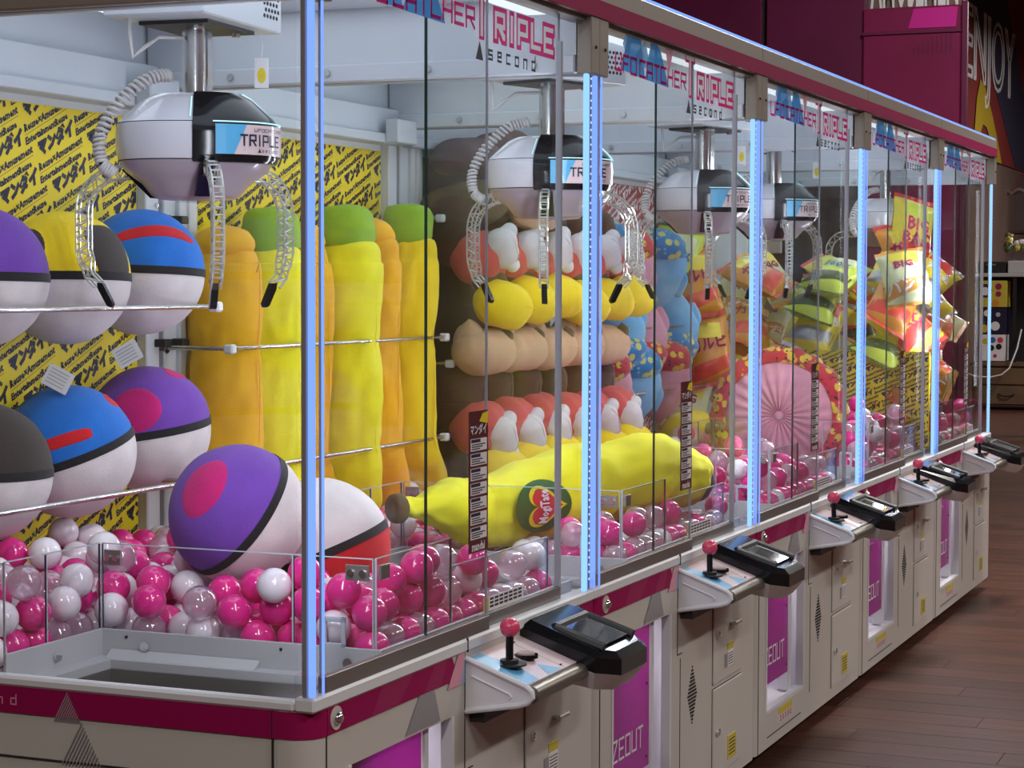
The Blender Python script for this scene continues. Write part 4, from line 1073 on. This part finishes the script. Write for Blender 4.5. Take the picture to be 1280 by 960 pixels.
for row, (zb, zr, zy, zw, nm) in enumerate(((1.47, 1.385, 1.265, 1.42, 'upper'), (1.00, .90, .79, .885, 'lower'))):
    for i in range(NX):
        x = 2.60+i*.185; y = .93-i*.012
        # dark torso
        pts, rr = pod((x, y, zb+.10), (x, y-.01, zb-.11), .088)
        soft('dark_cushion', f'dark brown soft cushion in the {nm} row of the third cabinet', 'p_brown', pts, rr, .95, seed=i+10*row, group=f'dark brown cushions, {nm} row')
        pts, rr = pod((x-.085, y-.075, zr), (x+.085, y-.09, zr+.01), .078, 1)
        soft('coral_cushion', f'coral red soft cushion under the brown ones, {nm} row', 'p_coral', pts, rr, 1, seed=i+20, group=f'coral cushions, {nm} row', up=Vector((0, 0, 1)))
        # white padded lobes
        pts, rr = pod((x-.035, y-.150, zw+.045), (x+.02, y-.155, zw-.055), .046, 1)
        soft('white_cushion', f'white soft cushion with rounded lobes in the {nm} row', 'p_white', pts, rr, 1, wr=.006, seed=i+31,  group=f'white cushions, {nm} row',
             extra=[('lobe', 'p_white', [(x+.0, y-.15, zw+.025), (x+.035, y-.16, zw+.048), (x+.052, y-.162, zw+.052)], [.026, .024, .004]), ('lobe', 'p_white', [(x+.0, y-.16, zw-.03), (x+.03, y-.175, zw-.058), (x+.038, y-.177, zw-.066)], [.026, .022, .004])])
        # yellow rounded bolster
        dz = .012*((i*37) % 3-1)
        pts, rr = pod((x-.08, y-.115, zy+.02+dz), (x+.10, y-.185, zy-.018+dz), .066, .9)
        soft('yellow_bolster', f'plump yellow bolster in the {nm} row of the third cabinet', 'p_yellow', pts, rr, 1.0, seed=i+41, group=f'yellow bolsters, {nm} row', up=Vector((0, 0, 1)))
        if i < 6:
            pts, rr = pod((x-.06, y-.085, zy+.080), (x+.06, y-.135, zy+.050), .040)
            soft('olive_roll', f'small dark olive roll above the yellow bolsters, {nm} row', 'p_olive', pts, rr, 1, seed=i+61, group=f'olive rolls, {nm} row', up=Vector((0, 0, 1)))
for i in range(5):
    x = 2.58+i*.215
    pts, rr = pod((x-.09, .87-i*.012, 1.118), (x+.11, .79-i*.012, 1.125), .064, 1)
    soft('beige_bolster', 'pale beige soft bolster in the middle of the third cabinet', 'p_beige', pts, rr, 1, seed=i+71, group='beige bolsters', up=Vector((0, 0, 1)),
         extra=[('side_pad', 'p_beige', [(x-.03, .86-i*.012, 1.15), (x-.045, .85-i*.012, 1.19), (x-.05, .85-i*.012, 1.215)], [.045, .034, .006]), ('dark_pad', 'p_olive', [(x+.055, .80-i*.012, 1.165), (x+.06, .775-i*.012, 1.15), (x+.062, .765-i*.012, 1.145)], [.03, .026, .006])])
# topmost row: flat dark caps and a beige pod
pts, rr = pod((2.60, .98, 1.665), (2.86, .92, 1.70), .055, 1); soft('dark_cap_cushion', 'flat dark brown cushion at the very top left of the third cabinet', 'p_brown', pts, rr, 1.3, seed=81, up=Vector((0, 0, 1)))
pts, rr = pod((2.86, .97, 1.70), (3.12, .93, 1.74), .058, 1); soft('dark_cap_cushion', 'dark brown cushion at the top, just left of the second claw hood', 'p_brown', pts, rr, 1.3, seed=82, up=Vector((0, 0, 1)))
pts, rr = pod((2.66, .95, 1.60), (2.70, .93, 1.47), .14, 1); soft('olive_cushion', 'wide dark olive brown cushion beneath the top caps of the third cabinet', 'p_olive', pts, rr, .9, seed=83)
pts, rr = pod((2.74, .80, 1.525), (2.95, .74, 1.54), .062, 1); soft('beige_pod', 'beige egg shaped cushion near the top of the third cabinet', 'p_beige', pts, rr, 1, seed=84, up=Vector((0, 0, 1)), extra=[('tall_pad', 'p_beige', [(2.88, .77, 1.53), (2.885, .80, 1.60), (2.88, .81, 1.65)], [.06, .05, .01]), ('white_oval', 'p_white', [(2.862, .735, 1.585), (2.868, .735, 1.61), (2.868, .74, 1.635)], [.012, .018, .004])])

# ================================================================== FOURTH CABINET: pink and blue leaf cushions, the pleated cushion
def leaf(lab, x, y, z, h, r, col, fcol, tilt=0, flip=False, seed=0):
    t = thing('leaf_cushion', lab, 'cushion', (x, y, z), (0, tilt, 0), group='pink and blue leaf cushions')
    s = -1 if flip else 1
    zs = [-.5, -.46, -.3, -.05, .2, .4, .5]; rs = [.06, .35, .85, 1.05, .8, .4, .05]
    mb = MB(); sweep(mb, [(0, 0, s*h*a) for a in zs], [r*q for q in rs], 24, .8, .008, 9, seed, up=Vector((0, 1, 0))); mb.build('body', col, t, 'all')
    mb = MB(); sweep(mb, [(-.02, -.012, s*h*a) for a in (-.52, -.50, -.40, -.25, -.12)], [r*.1, r*.5, r*.85, r*1.0, r*.80], 24, .95, .004, 9, seed+1, up=Vector((0, 1, 0))); mb.build('patterned_end', fcol, t, 'all')
    mb = MB(); sweep(mb, [(.03, -r*.72, s*h*a) for a in (-.1, .1, .3)], [r*.12, r*.32, r*.08], 14, .5, .0, 9, seed+2, up=Vector((0, 1, 0))); mb.build('inner_pad', col, t, 'all')
LV = [(3.83, 1.385, 'p_sky', 'f_blue', 1, 'light blue cushion with a blue patterned top, leftmost of the upper ones'), (4.08, 1.36, 'p_pink', 'f_red', 1, 'pink cushion with a red patterned top, upper row'),
      (4.44, 1.36, 'p_sky', 'f_blue', 1, 'light blue cushion with a blue patterned top, right end of the upper row'), (3.98, 1.17, 'p_sky', 'f_blue', 0, 'light blue cushion hanging under the pink one, upper row'),
      (4.22, 1.145, 'p_pink', 'f_red', 0, 'pink and red patterned cushion pressed below the bar'), (4.60, 1.16, 'p_sky', 'f_blue', 0, 'large light blue cushion at the right below the upper bar'),
      (3.84, .955, 'p_pink', 'f_red', 1, 'pink cushion with red patterned side, lower left'), (4.16, .95, 'p_sky', 'f_blue', 1, 'light blue cushion in the lower row between two pink ones'),
      (4.50, .95, 'p_pink', 'f_red', 1, 'pink cushion with a red patterned top, right end of the lower row')]
for i, (x, z, a, b, fp_, lb) in enumerate(LV):
    leaf(lb, x, .94, z, .30, .115, a, b, .12*((i % 3)-1), bool(fp_), i+5)
pts, rr = pod((4.33, .82, .755), (4.62, .80, .765), .085, 1); soft('yellow_bolster', 'round yellow bolster low behind the banana tip', 'p_yellow', pts, rr, 1, seed=91, up=Vector((0, 0, 1)), extra=[('dark_pad', 'p_olive', [(4.40, .74, .77), (4.46, .725, .765), (4.52, .73, .76)], [.02, .045, .02])])
pts, rr = pod((4.62, .80, .745), (4.84, .78, .75), .075, 1); soft('yellow_bolster', 'smaller yellow bolster beside a lit post behind the banana tip', 'p_yellow', pts, rr, 1, seed=92, up=Vector((0, 0, 1)))
pts, rr = pod((4.30, .66, .725), (4.66, .62, .715), .055, 1); soft('orange_roll', 'orange roll just above the banana tip', 'p_orange', pts, rr, 1, seed=93, up=Vector((0, 0, 1)))
pts, rr = pod((4.08, .74, .76), (4.26, .72, .77), .05, 1); soft('beige_pod', 'small pale beige cushion between banana and lower pink cushions', 'p_beige', pts, rr, 1, seed=94, up=Vector((0, 0, 1)))
# pleated round cushion facing the viewer
t = thing('pleated_cushion', 'large round pink pleated cushion with a red patterned frill, standing in the ball pit', 'cushion', (4.20, .40, .86), (0, 0, math.radians(14)))
vs = []; n = 96; prof = [(0, -.045), (.02, -.052), (.06, -.062), (.12, -.060), (.17, -.045), (.195, -.02), (.20, .0), (.19, .03), (.12, .06), (.0, .07)]
for r, d in prof:
    for k in range(n):
        q = 2*PI*k/n; w = (1+.05*math.cos(24*q)) if 0 < r < .19 else 1
        vs.append((d-(w-1)*.12, r*math.cos(q), r*math.sin(q)))
mb = MB(); mb.add(vs, [(i*n+k, i*n+(k+1) % n, (i+1)*n+(k+1) % n, (i+1)*n+k) for i in range(len(prof)-1) for k in range(n)]); mb.build('pleated_face', 'p_pink', t, 'all')
vs = []
for i, (r, d) in enumerate([(.185, -.035), (.215, -.045), (.238, -.02), (.24, .01), (.225, .04), (.19, .045)]):
    for k in range(n):
        q = 2*PI*k/n; ww = .006*math.sin(20*q+i)*(1 if i else 0); vs.append((d+ww, (r+ww)*math.cos(q), (r+ww)*math.sin(q)))
mb = MB(); mb.add(vs, [(i*n+k, i*n+(k+1) % n, (i+1)*n+(k+1) % n, (i+1)*n+k) for i in range(5) for k in range(n)]); mb.build('patterned_frill', 'f_red', t, 'all')
mb = MB(); mb.sphere((-.055, 0, 0), .016, 16, 10, (.5, 1, 1)); mb.build('centre_button', 'p_pink', t, 'all')

# ================================================================== SNACK BAGS
def bag_proto(wd, ht, th, mats, words, seed, tone):
    """pillow bag standing in the XZ plane facing -Y, crimped ends"""
    nu, nv = 16, 20; body = MB()
    def Sf(u, v, side, off=0):
        e = max(0, 1-abs(v)**5); s = max(0, 1-abs(u)**2.6)
        d = th*(e**.8)*(s**.6)
        d += .006*noise.noise(Vector((u*2.2+seed, v*2.6, side)))*s*e+.004*abs(noise.noise(Vector((u*5+seed, v*5, side*3))))*s*e
        pinch = 1-.10*(e**2)
        return Vector((u*wd/2*pinch, side*(-d-off), v*ht/2+.003*math.sin(v*9+u*2)))
    for side in (1, -1):
        vs = []
        for j in range(nv+1):
            v = -1+2*j/nv
            for i in range(nu+1): vs.append(Sf(-1+2*i/nu, v, side))
        body.m(0).add(vs, [(j*(nu+1)+i, j*(nu+1)+i+1, (j+1)*(nu+1)+i+1, (j+1)*(nu+1)+i) for j in range(nv) for i in range(nu)])
    t = thing('snack_bag', '', 'snack bag')
    body.build('pouch', mats[0], t, 'all')
    for s in (1, -1):
        cr = MB(); n = 30; vs = []
        for i in range(n+1):
            u = -1+2*i/n; vs += [(u*wd/2, -.0008, s*ht/2), (u*wd/2, .0016*math.sin(i*1.1), s*(ht/2+.016+(.003 if i % 2 else 0)))]
        cr.add(vs, [(2*i, 2*i+2, 2*i+3, 2*i+1) for i in range(n)]); cr.build('crimped_seal', mats[1], t)
    def region(mt, u0, u1, va, vb, name, off=.0012, slant=0):
        for side in (1, -1):
            mb = MB(); vs = []; a, b = 10, 6
            for j in range(b+1):
                for i in range(a+1):
                    u = u0+(u1-u0)*i/a; vs.append(Sf(u, va+(vb-va)*j/b+slant*u, side, off))
            mb.add(vs, [(j*(a+1)+i, j*(a+1)+i+1, (j+1)*(a+1)+i+1, (j+1)*(a+1)+i) for j in range(b) for i in range(a)]); mb.build(name, mt, t, 'all')
    region(mats[1], -.95, .95, -.80, -.35, 'colour_band', slant=.15)
    region(mats[2], -.6, .7, .35, .80, 'colour_band', .0014, slant=-.1)
    for (wtxt, cu_, cv_, sz, mt) in words:
        tv, tf = text_verts(wtxt, sz, bold=.0018); mx_ = max(v.x for v in tv)
        for side in (1, -1):
            mb = MB(); mb.add([Sf(max(-.97, min(.97, (cu_+(v.x-mx_/2)*side/(wd/2)))), max(-.97, min(.97, cv_+v.y/(ht/2))), side, .0032) for v in tv], tf); mb.build('bag_lettering', mt, t)
    kids_snapshot(t); return t
protos = [bag_proto(.20, .27, .045, ('bagY', 'bagR', 'bagL'), [('BIG', 0, .02, .075, 'magenta'), ('BAG', 0, -.42, .075, 'magenta')], 1, 0),
          bag_proto(.19, .25, .045, ('bagP', 'bagO', 'bagY'), [('パンチ', 0, -.75, .060, 'inkw'), ('BIG', 0, .1, .055, 'maroon2')], 5, 1),
          bag_proto(.20, .26, .050, ('bagL', 'bagG', 'bagP'), [('160%', 0, .0, .055, 'bluep')], 9, 2),
          bag_proto(.19, .25, .045, ('bagO', 'bagR', 'bagY'), [('カルビ', 0, 0, .055, 'maroon')], 13, 3),
          bag_proto(.19, .25, .045, ('bagY', 'bagS', 'bagR'), [('うすしお', 0, .0, .045, 'inkw')], 17, 4)]
names = ['yellow snack bag with pink lettering', 'pale green snack bag', 'lime snack bag', 'orange and red snack bag', 'silver backed yellow snack bag']
used = [0]*5; random.seed(21)
def put_bag(kind, x, y, z, rx, ry, rz, where, grp):
    o = protos[kind] if not used[kind] else copy_tree(protos[kind]); used[kind] += 1
    o.rotation_mode = 'YXZ'; o.location = (x, y, z); o.rotation_euler = (rx, ry, rz); o['label'] = names[kind]+' '+where; o['group'] = f'{names[kind][:28].strip()}s {grp}'
RD = math.radians
# fifth cabinet: heap rising to 1.4 m behind the wrapped board
zones = ('against the yellow board', 'near the front glass', 'towards the back', 'in the middle')
nb = 0
for lay in range(7):
    zc = .79+lay*.092
    for j in range(3):
        for i in range(3 if lay < 6 else 2):
            x = 5.13+i*.30+random.uniform(-.05, .05); y = .16+j*.30+random.uniform(-.04, .04)+(.06 if lay % 2 else 0)
            if i == 2 and lay < 3: continue
            kd = (nb*3+lay) % 5; nb += 1
            zn = ('by the yellow board' if i == 0 else 'mid heap' if i == 1 else 'far side')+(' in front' if j == 0 else ' at back' if j == 2 else '')
            lv = 'low' if lay < 2 else 'mid' if lay < 4 else 'high'
            put_bag(kd, x, y, zc, RD(-random.uniform(28, 68)), RD(random.uniform(-60, 60)), RD(-62+random.uniform(-28, 28)), f'{lv} in last cabinet, {zn}', f'{lv} {zn}')
put_bag(0, 5.28, .13, .84, RD(-4), 0, RD(-28), 'standing at the front glass of the farthest cabinet', 'at the front')
put_bag(4, 5.36, .24, 1.37, RD(-35), RD(30), RD(-60), 'near the top of the farthest stack', 'near the top')
put_bag(3, 5.42, .22, 1.43, RD(-20), RD(-12), RD(-50), 'second from the top of the farthest stack', 'upper stack')
put_bag(0, 5.46, .20, 1.52, RD(-12), RD(14), RD(-45), 'topmost of the farthest stack', 'topmost')
# fourth cabinet: bags leaning in its far rear corner
for i, (x, y, z) in enumerate(((4.88, .96, .84), (4.86, .86, 1.06), (4.88, .99, 1.12), (4.86, .92, 1.32), (4.84, .99, 1.40))):
    put_bag([1, 3, 0, 3, 2][i], x, y, z, RD(-8), RD(12*(-1)**i), RD(-72), 'leaning in the rear corner of the fourth cabinet', 'rear corner')

# ================================================================== PLASTIC BALLS
random.seed(5)
BR = .031
sm = MB(); sm.sphere((0, 0, 0), BR, 22, 14)
seam = MB(); seam.lathe([(BR*1.000, -.0009), (BR*1.006, 0), (BR*1.000, .0009)], (0, 0, 0), 22)
bm_ = {k: sm.mesh('ball_'+k, mt, 'all') for k, mt in (('pink', 'b_pink'), ('deep', 'b_deep'), ('white', 'b_white'), ('clear', 'b_clear'))}
def obstacles(k):
    o = []
    if k == 0: o += [((.553, .45, .886), .129), ((.825, .42, .792), .138)]
    if k == 1:
        for i in range(len(bp_)-1):
            a, b = Vector(bp_[i])-Vector((P, 0, 0)), Vector(bp_[i+1])-Vector((P, 0, 0))
            for q in (0, .33, .66): o.append((tuple(a+(b-a)*q), br_[i]+(br_[i+1]-br_[i])*q))
    if k == 3: o += [((4.20-3*P-.03+.1*0, .40+dy, .86+dz), .07) for dy in (-.17, -.08, 0, .08, .17) for dz in (-.2, -.12, -.04)]
    return o
def in_area(x, y, m=.0315):
    if not (.02+m < x < 1.222-m and .049+m < y < 1.04-m): return False
    if x < .312+m and y < .592+m: return False
    return True
def fill(k, n, zf=.66, K=9, bias=None, ymax=1.04, base_skip=None):
    P_ = []; ob = obstacles(k); d2 = (2*BR)**2
    sp = 2*BR+.0015
    for j in range(20):                                   # settled bottom layer
        for i in range(22):
            x = .055+i*sp+(j % 2)*sp/2+random.uniform(-.001, .001); y = .083+j*sp*.88
            if y > ymax+.02 or not in_area(x, y): continue
            if k == 0 and x > .90 and .13 < y < .66: continue      # the bed is bare beside the second cabinet
            z = zf+BR+random.uniform(0, .006)
            if any((c_[0]-x)**2+(c_[1]-y)**2+(c_[2]-z)**2 < (r+BR)**2*.94 for c_, r in ob): continue
            P_.append((x, y, z))
    for _ in range(n):
        best = None
        for _t in range(K):
            x = random.uniform(.03, 1.21); y = random.uniform(.05, ymax)
            if not in_area(x, y) or (k == 0 and x > .86 and .12 < y < .66): continue
            z = zf+BR
            for (px, py, pz) in P_:
                h = (px-x)**2+(py-y)**2
                if h < d2: z = max(z, pz+math.sqrt(d2-h)*.97)
            bad = False
            for (c_, r) in ob:
                h = (c_[0]-x)**2+(c_[1]-y)**2; s = (r+BR)
                if h < s*s:
                    dz = math.sqrt(s*s-h)
                    if c_[2]-dz < z: bad = True; break
            if bad: continue
            sc_ = z+(bias(x, y) if bias else 0)
            if best is None or sc_ < best[0]: best = (sc_, x, y, z)
        if best: P_.append(best[1:])
    return P_
b0 = fill(0, 135, bias=lambda x, y: -.02*(y < .16)+.03*(.42 < x < .9 and .12 < y < .5)+.03*(x > .85))
b1 = fill(1, 60, bias=lambda x, y: (.03 if y > .6 else 0))
inst = []
cc_ = Vector((-2.7565, -1.4736, 1.3156))
for k, L in ((0, b0), (1, b1)):
    # keep those that are not buried: lying under another ball is hidden from the camera
    for i, (x, y, z) in enumerate(L):
        p = Vector((x+k*P, y, z)); d = (cc_-p).normalized(); e1 = d.cross(Vector((0, 0, 1))).normalized(); e2 = e1.cross(d); vis = 0
        for (su, sv) in ((0, .6), (-.55, .2), (.55, .2), (0, .95), (-.4, .75), (.4, .75)):
            s = p+(e1*su+e2*sv)*BR; blocked = False
            for j, (a, b, c__) in enumerate(L):
                if j == i: continue
                v = Vector((a+k*P, b, c__))-s; tt = v.dot(d)
                if tt > 0 and (v-d*tt).length < BR*.98: blocked = True; break
            if not blocked: vis += 1
        inst.append((vis*1.0/(p-cc_).length, vis, k, p))
inst.sort(key=lambda q: -q[0])
cols = ['pink', 'deep', 'pink', 'white', 'clear', 'pink', 'clear', 'clear', 'pink', 'white', 'clear', 'pink']
cn = {'pink': 'glossy pink', 'deep': 'deep pink', 'white': 'milky white', 'clear': 'clear pinkish'}
wh = ['nearest', 'second']
hid = MB()
placed = 0
for i, (s, vis, k, p) in enumerate(inst):
    lx, ly = p.x-k*P, p.y
    cl = random.choice(cols)
    if k == 0 and .2 < lx < .8 and .5 < ly < .95 and random.random() < .45: cl = 'white'
    if k == 0 and .35 < lx < .8 and ly < .3 and random.random() < .5: cl = 'pink'
    if placed < 300 and vis > 0:
        o = bpy.data.objects.new('plastic_ball', bm_[cl]); C.objects.link(o); o.location = p; o.rotation_euler = (random.random()*3, random.random()*3, 0)
        if k == 0:
            zn = ('along the near end glass' if lx < .3 and lx < .12 else 'behind the prize chute' if lx < .3 else 'against the back wall' if ly > .85 else
                  'just past the chute wall' if lx < .42 else 'against the front glass' if ly < .16 else 'beside the big purple plush' if lx < .7 and ly < .66 else
                  'beside the red and white plush' if lx < 1.0 and ly < .66 else 'near the second cabinet' if lx >= 1.0 else 'below the lower plush row')
        else:
            zn = ('under the banana cushion' if ly < .55 and lx > .3 and ly > .16 else 'against the front glass' if ly <= .16 else 'near its end glass' if lx < .35 else 'below the long plush')
        rel = 'lying on top' if p.z > .765 else 'in the upper layer' if p.z > .725 else 'low in the layer'
        tag(o, f'{cn[cl]} ball {rel} {zn}, {wh[k]} cabinet', 'ball', f'{cn[cl]} balls {rel} {zn}, {wh[k]} cabinet'); placed += 1
    else:
        hid.m(['pink', 'deep', 'white', 'clear'].index(cl)); hid.sphere(p, BR, 14, 9)
for k, n in ((2, 60), (3, 110), (4, 12)):
    for (x, y, z) in fill(k, n, K=6, ymax=.75 if k < 4 else .12, bias=lambda x, y: .05*(y > .45)):
        cl = random.choice(cols); hid.m(['pink', 'deep', 'white', 'clear'].index(cl)); hid.sphere((x+k*P, y, z), BR, 14, 9)
o = hid.build('plastic_balls', ['b_pink', 'b_deep', 'b_white', 'b_clear'], None, 'all'); o['kind'] = 'stuff'
tag(o, 'pink, white and clear plastic balls filling the pits of the farther cabinets', 'balls')

# ================================================================== BEHIND THE ROW, RIGHT EDGE
t = thing('drawer_chest', 'low wooden drawer chest far behind the end of the row', 'chest', (19.1, 0.9, 0))
MB().bbox(0, .6, 0, 1.42, .03, .46, .01).build('body', 'brownwood', t); MB().bbox(-.03, .62, -.02, 1.44, .46, .50, .006).build('top', 'brownwood', t)
for y0 in (.02, .72):
    d = MB().bbox(-.02, 0, y0, y0+.67, .06, .25, .006).build('drawer', 'brownwood', t); MB().tube([(-.03, y0+.25, .17), (-.045, y0+.30, .15), (-.045, y0+.37, .15), (-.03, y0+.42, .17)], .008, 6).build('handle', 'blackm', d, True)
    d = MB().bbox(-.02, 0, y0, y0+.67, .27, .44, .006).build('drawer', 'brownwood', t)
t = thing('shelf_rack', 'dark rack standing on the drawer chest', 'shelf', (19.15, .9, .50))
MB().bbox(0, .4, .0, 1.42, .90, .94, .004).build('top_board', 'card', t)
for y0 in (.98, 1.36): MB().bbox(.02, .06, y0, y0+.04, 0, .9, .002).build('post', 'blackm', t)
MB().bbox(.38, .4, 0, 1.42, 0, .9, .002).build('back_board', 'blackm', t)
def pbox(lab, y0, y1, z0, z1, face, deco):
    t = thing('prize_box', lab, 'box', (19.17, y0, z0), group=None)
    MB().bbox(0, .25, 0, y1-y0, 0, z1-z0, .004).build('carton', face, t)
    Fx = lambda a, b: (-.002, a*(y1-y0), b*(z1-z0))
    for (a, b, r1, mt) in deco:
        MB().poly([(-.002-(.001 if mt == 'inkw' else 0), a*(y1-y0)+r1*math.cos(q), b*(z1-z0)+r1*math.sin(q)) for q in [-2*PI*i/10 for i in range(10)]]).build('box_print', mt, t)
pbox('yellow prize box with a dark round emblem, on top of the stack', 1.98, 2.27, 1.08, 1.36, 'yel_st', [(.78, .62, .075, 'navy'), (.78, .60, .045, 'inkw'), (.3, .78, .035, 'maroon2'), (.3, .5, .03, 'maroon2'), (.4, .15, .04, 'bagO')])
pbox('dark blue prize box with white patches in the middle of the stack', 1.98, 2.27, .80, 1.07, 'navy', [(.7, .8, .035, 'inkw'), (.4, .3, .05, 'inkw'), (.8, .2, .045, 'yel_st'), (.3, .75, .025, 'card')])
pbox('pale prize box with six small coloured shapes at the bottom of the stack', 1.99, 2.25, .51, .79, 'inkw', [(.8, .75, .032, 'yel_st'), (.5, .8, .032, 'bluep'), (.2, .8, .032, 'knob'), (.55, .5, .032, 'blackm'), (.25, .55, .032, 'blackm'), (.4, .2, .02, 'magenta')])
t = thing('black_case', 'black case on top of the rack', 'case', (19.2, 2.0, 1.44)); MB().bbox(0, .3, 0, .3, 0, .12, .01).build('body', 'blackm', t); MB().bbox(-.005, 0, .1, .2, .08, .1, .002).build('clasp', 'steel', t)
t = thing('grey_carton', 'grey carton on the rack at the right edge', 'box', (19.2, 1.4, 1.44)); MB().bbox(0, .3, 0, .58, 0, .13, .006).build('carton', 'card', t); MB().box(-.003, 0, .1, .3, .03, .07).build('box_print', 'blackm', t)
t = thing('wrapped_bouquet', 'clear wrapped bundle of yellow and white sweets on the rack', 'bundle', (19.3, 1.88, 1.57))
mb = MB(); random.seed(3)
for i in range(26): mb.m(i % 3).sphere((random.uniform(-.1, .1), random.uniform(-.14, .14), random.uniform(.04, .30)), random.uniform(.022, .04), 8, 6)
mb.build('sweets', ['yel_st', 'inkw', 'bagG'], t, 'all', kind='stuff'); mb = MB(); mb.lathe([(.05, 0), (.14, .08), (.17, .2), (.12, .33), (.05, .40), (.09, .46)], (0, 0, 0), 18, shape=lambda q: 1+.12*math.sin(5*q)); mb.build('wrap', 'acryl', t)
t = thing('power_cable', 'white cable hanging loosely in front of the drawer chest', 'cable', (18.9, 2.2, .35))
MB().tube([(0, .2, .06), (0, .05, .01), (0, -.1, 0), (0, -.22, .03), (0, -.30, .1), (.1, -.36, .3), (.25, -.38, .5)], .009, 6).build('cord', 'inkw', t, 'all')
t = thing('padded_dome', 'large grey rounded hood with a white rippled edge at the right border', 'machine hood', (15.5, .90, 1.76))
MB().lathe([(0, .62), (.25, .60), (.42, .50), (.50, .32), (.50, .02), (.47, 0)], (0, 0, 0), 28).build('shell', 'greytri', t, True)
MB().tube([(.505*math.cos(a), .505*math.sin(a), .36+.015*math.sin(a*14)) for a in [2*PI*i/90 for i in range(90)]], .013, 6, closed=True).build('rippled_trim', 'inkw', t, True)
MB().cyl((0, 0, -1.76), (0, 0, .02), .10, 18).build('stand', 'blackm', t, True)
MB().lathe([(.30, -1.76), (.30, -1.72), (.1, -1.69)], (0, 0, 0), 24).build('base', 'blackm', t, True)
t = thing('socket_block', 'small white power block on the floor behind the last control panel', 'socket', (6.95, .45, 0))
MB().bbox(-.03, .03, -.11, .05, 0.0, .045, .004).build('block', 'inkw', t); MB().tube([(0, -.11, .022), (.02, -.2, .012), (.08, -.24, .010), (.12, -.16, .010), (.1, 0, .010), (.05, .15, .010)], .006, 6).build('cord', 'inkw', t, True)
t = thing('poster_rack', 'dark rack of yellow and white packets seen through the last cabinet', 'rack', (7.2, 1.15, 0))
MB().bbox(.0, .05, 0, 1.2, 0, 1.70, .005).build('back_board', 'blackm', t)
random.seed(9)
for j in range(5):
    for i in range(5):
        mt = random.choice(['yel_st', 'inkw', 'maroon2', 'navy', 'card'])
        MB().bbox(-.02, 0, .05+i*.22, .05+i*.22+random.uniform(.12, .19), .55+j*.23, .55+j*.23+random.uniform(.10, .17), .003).build('packet', mt, t)
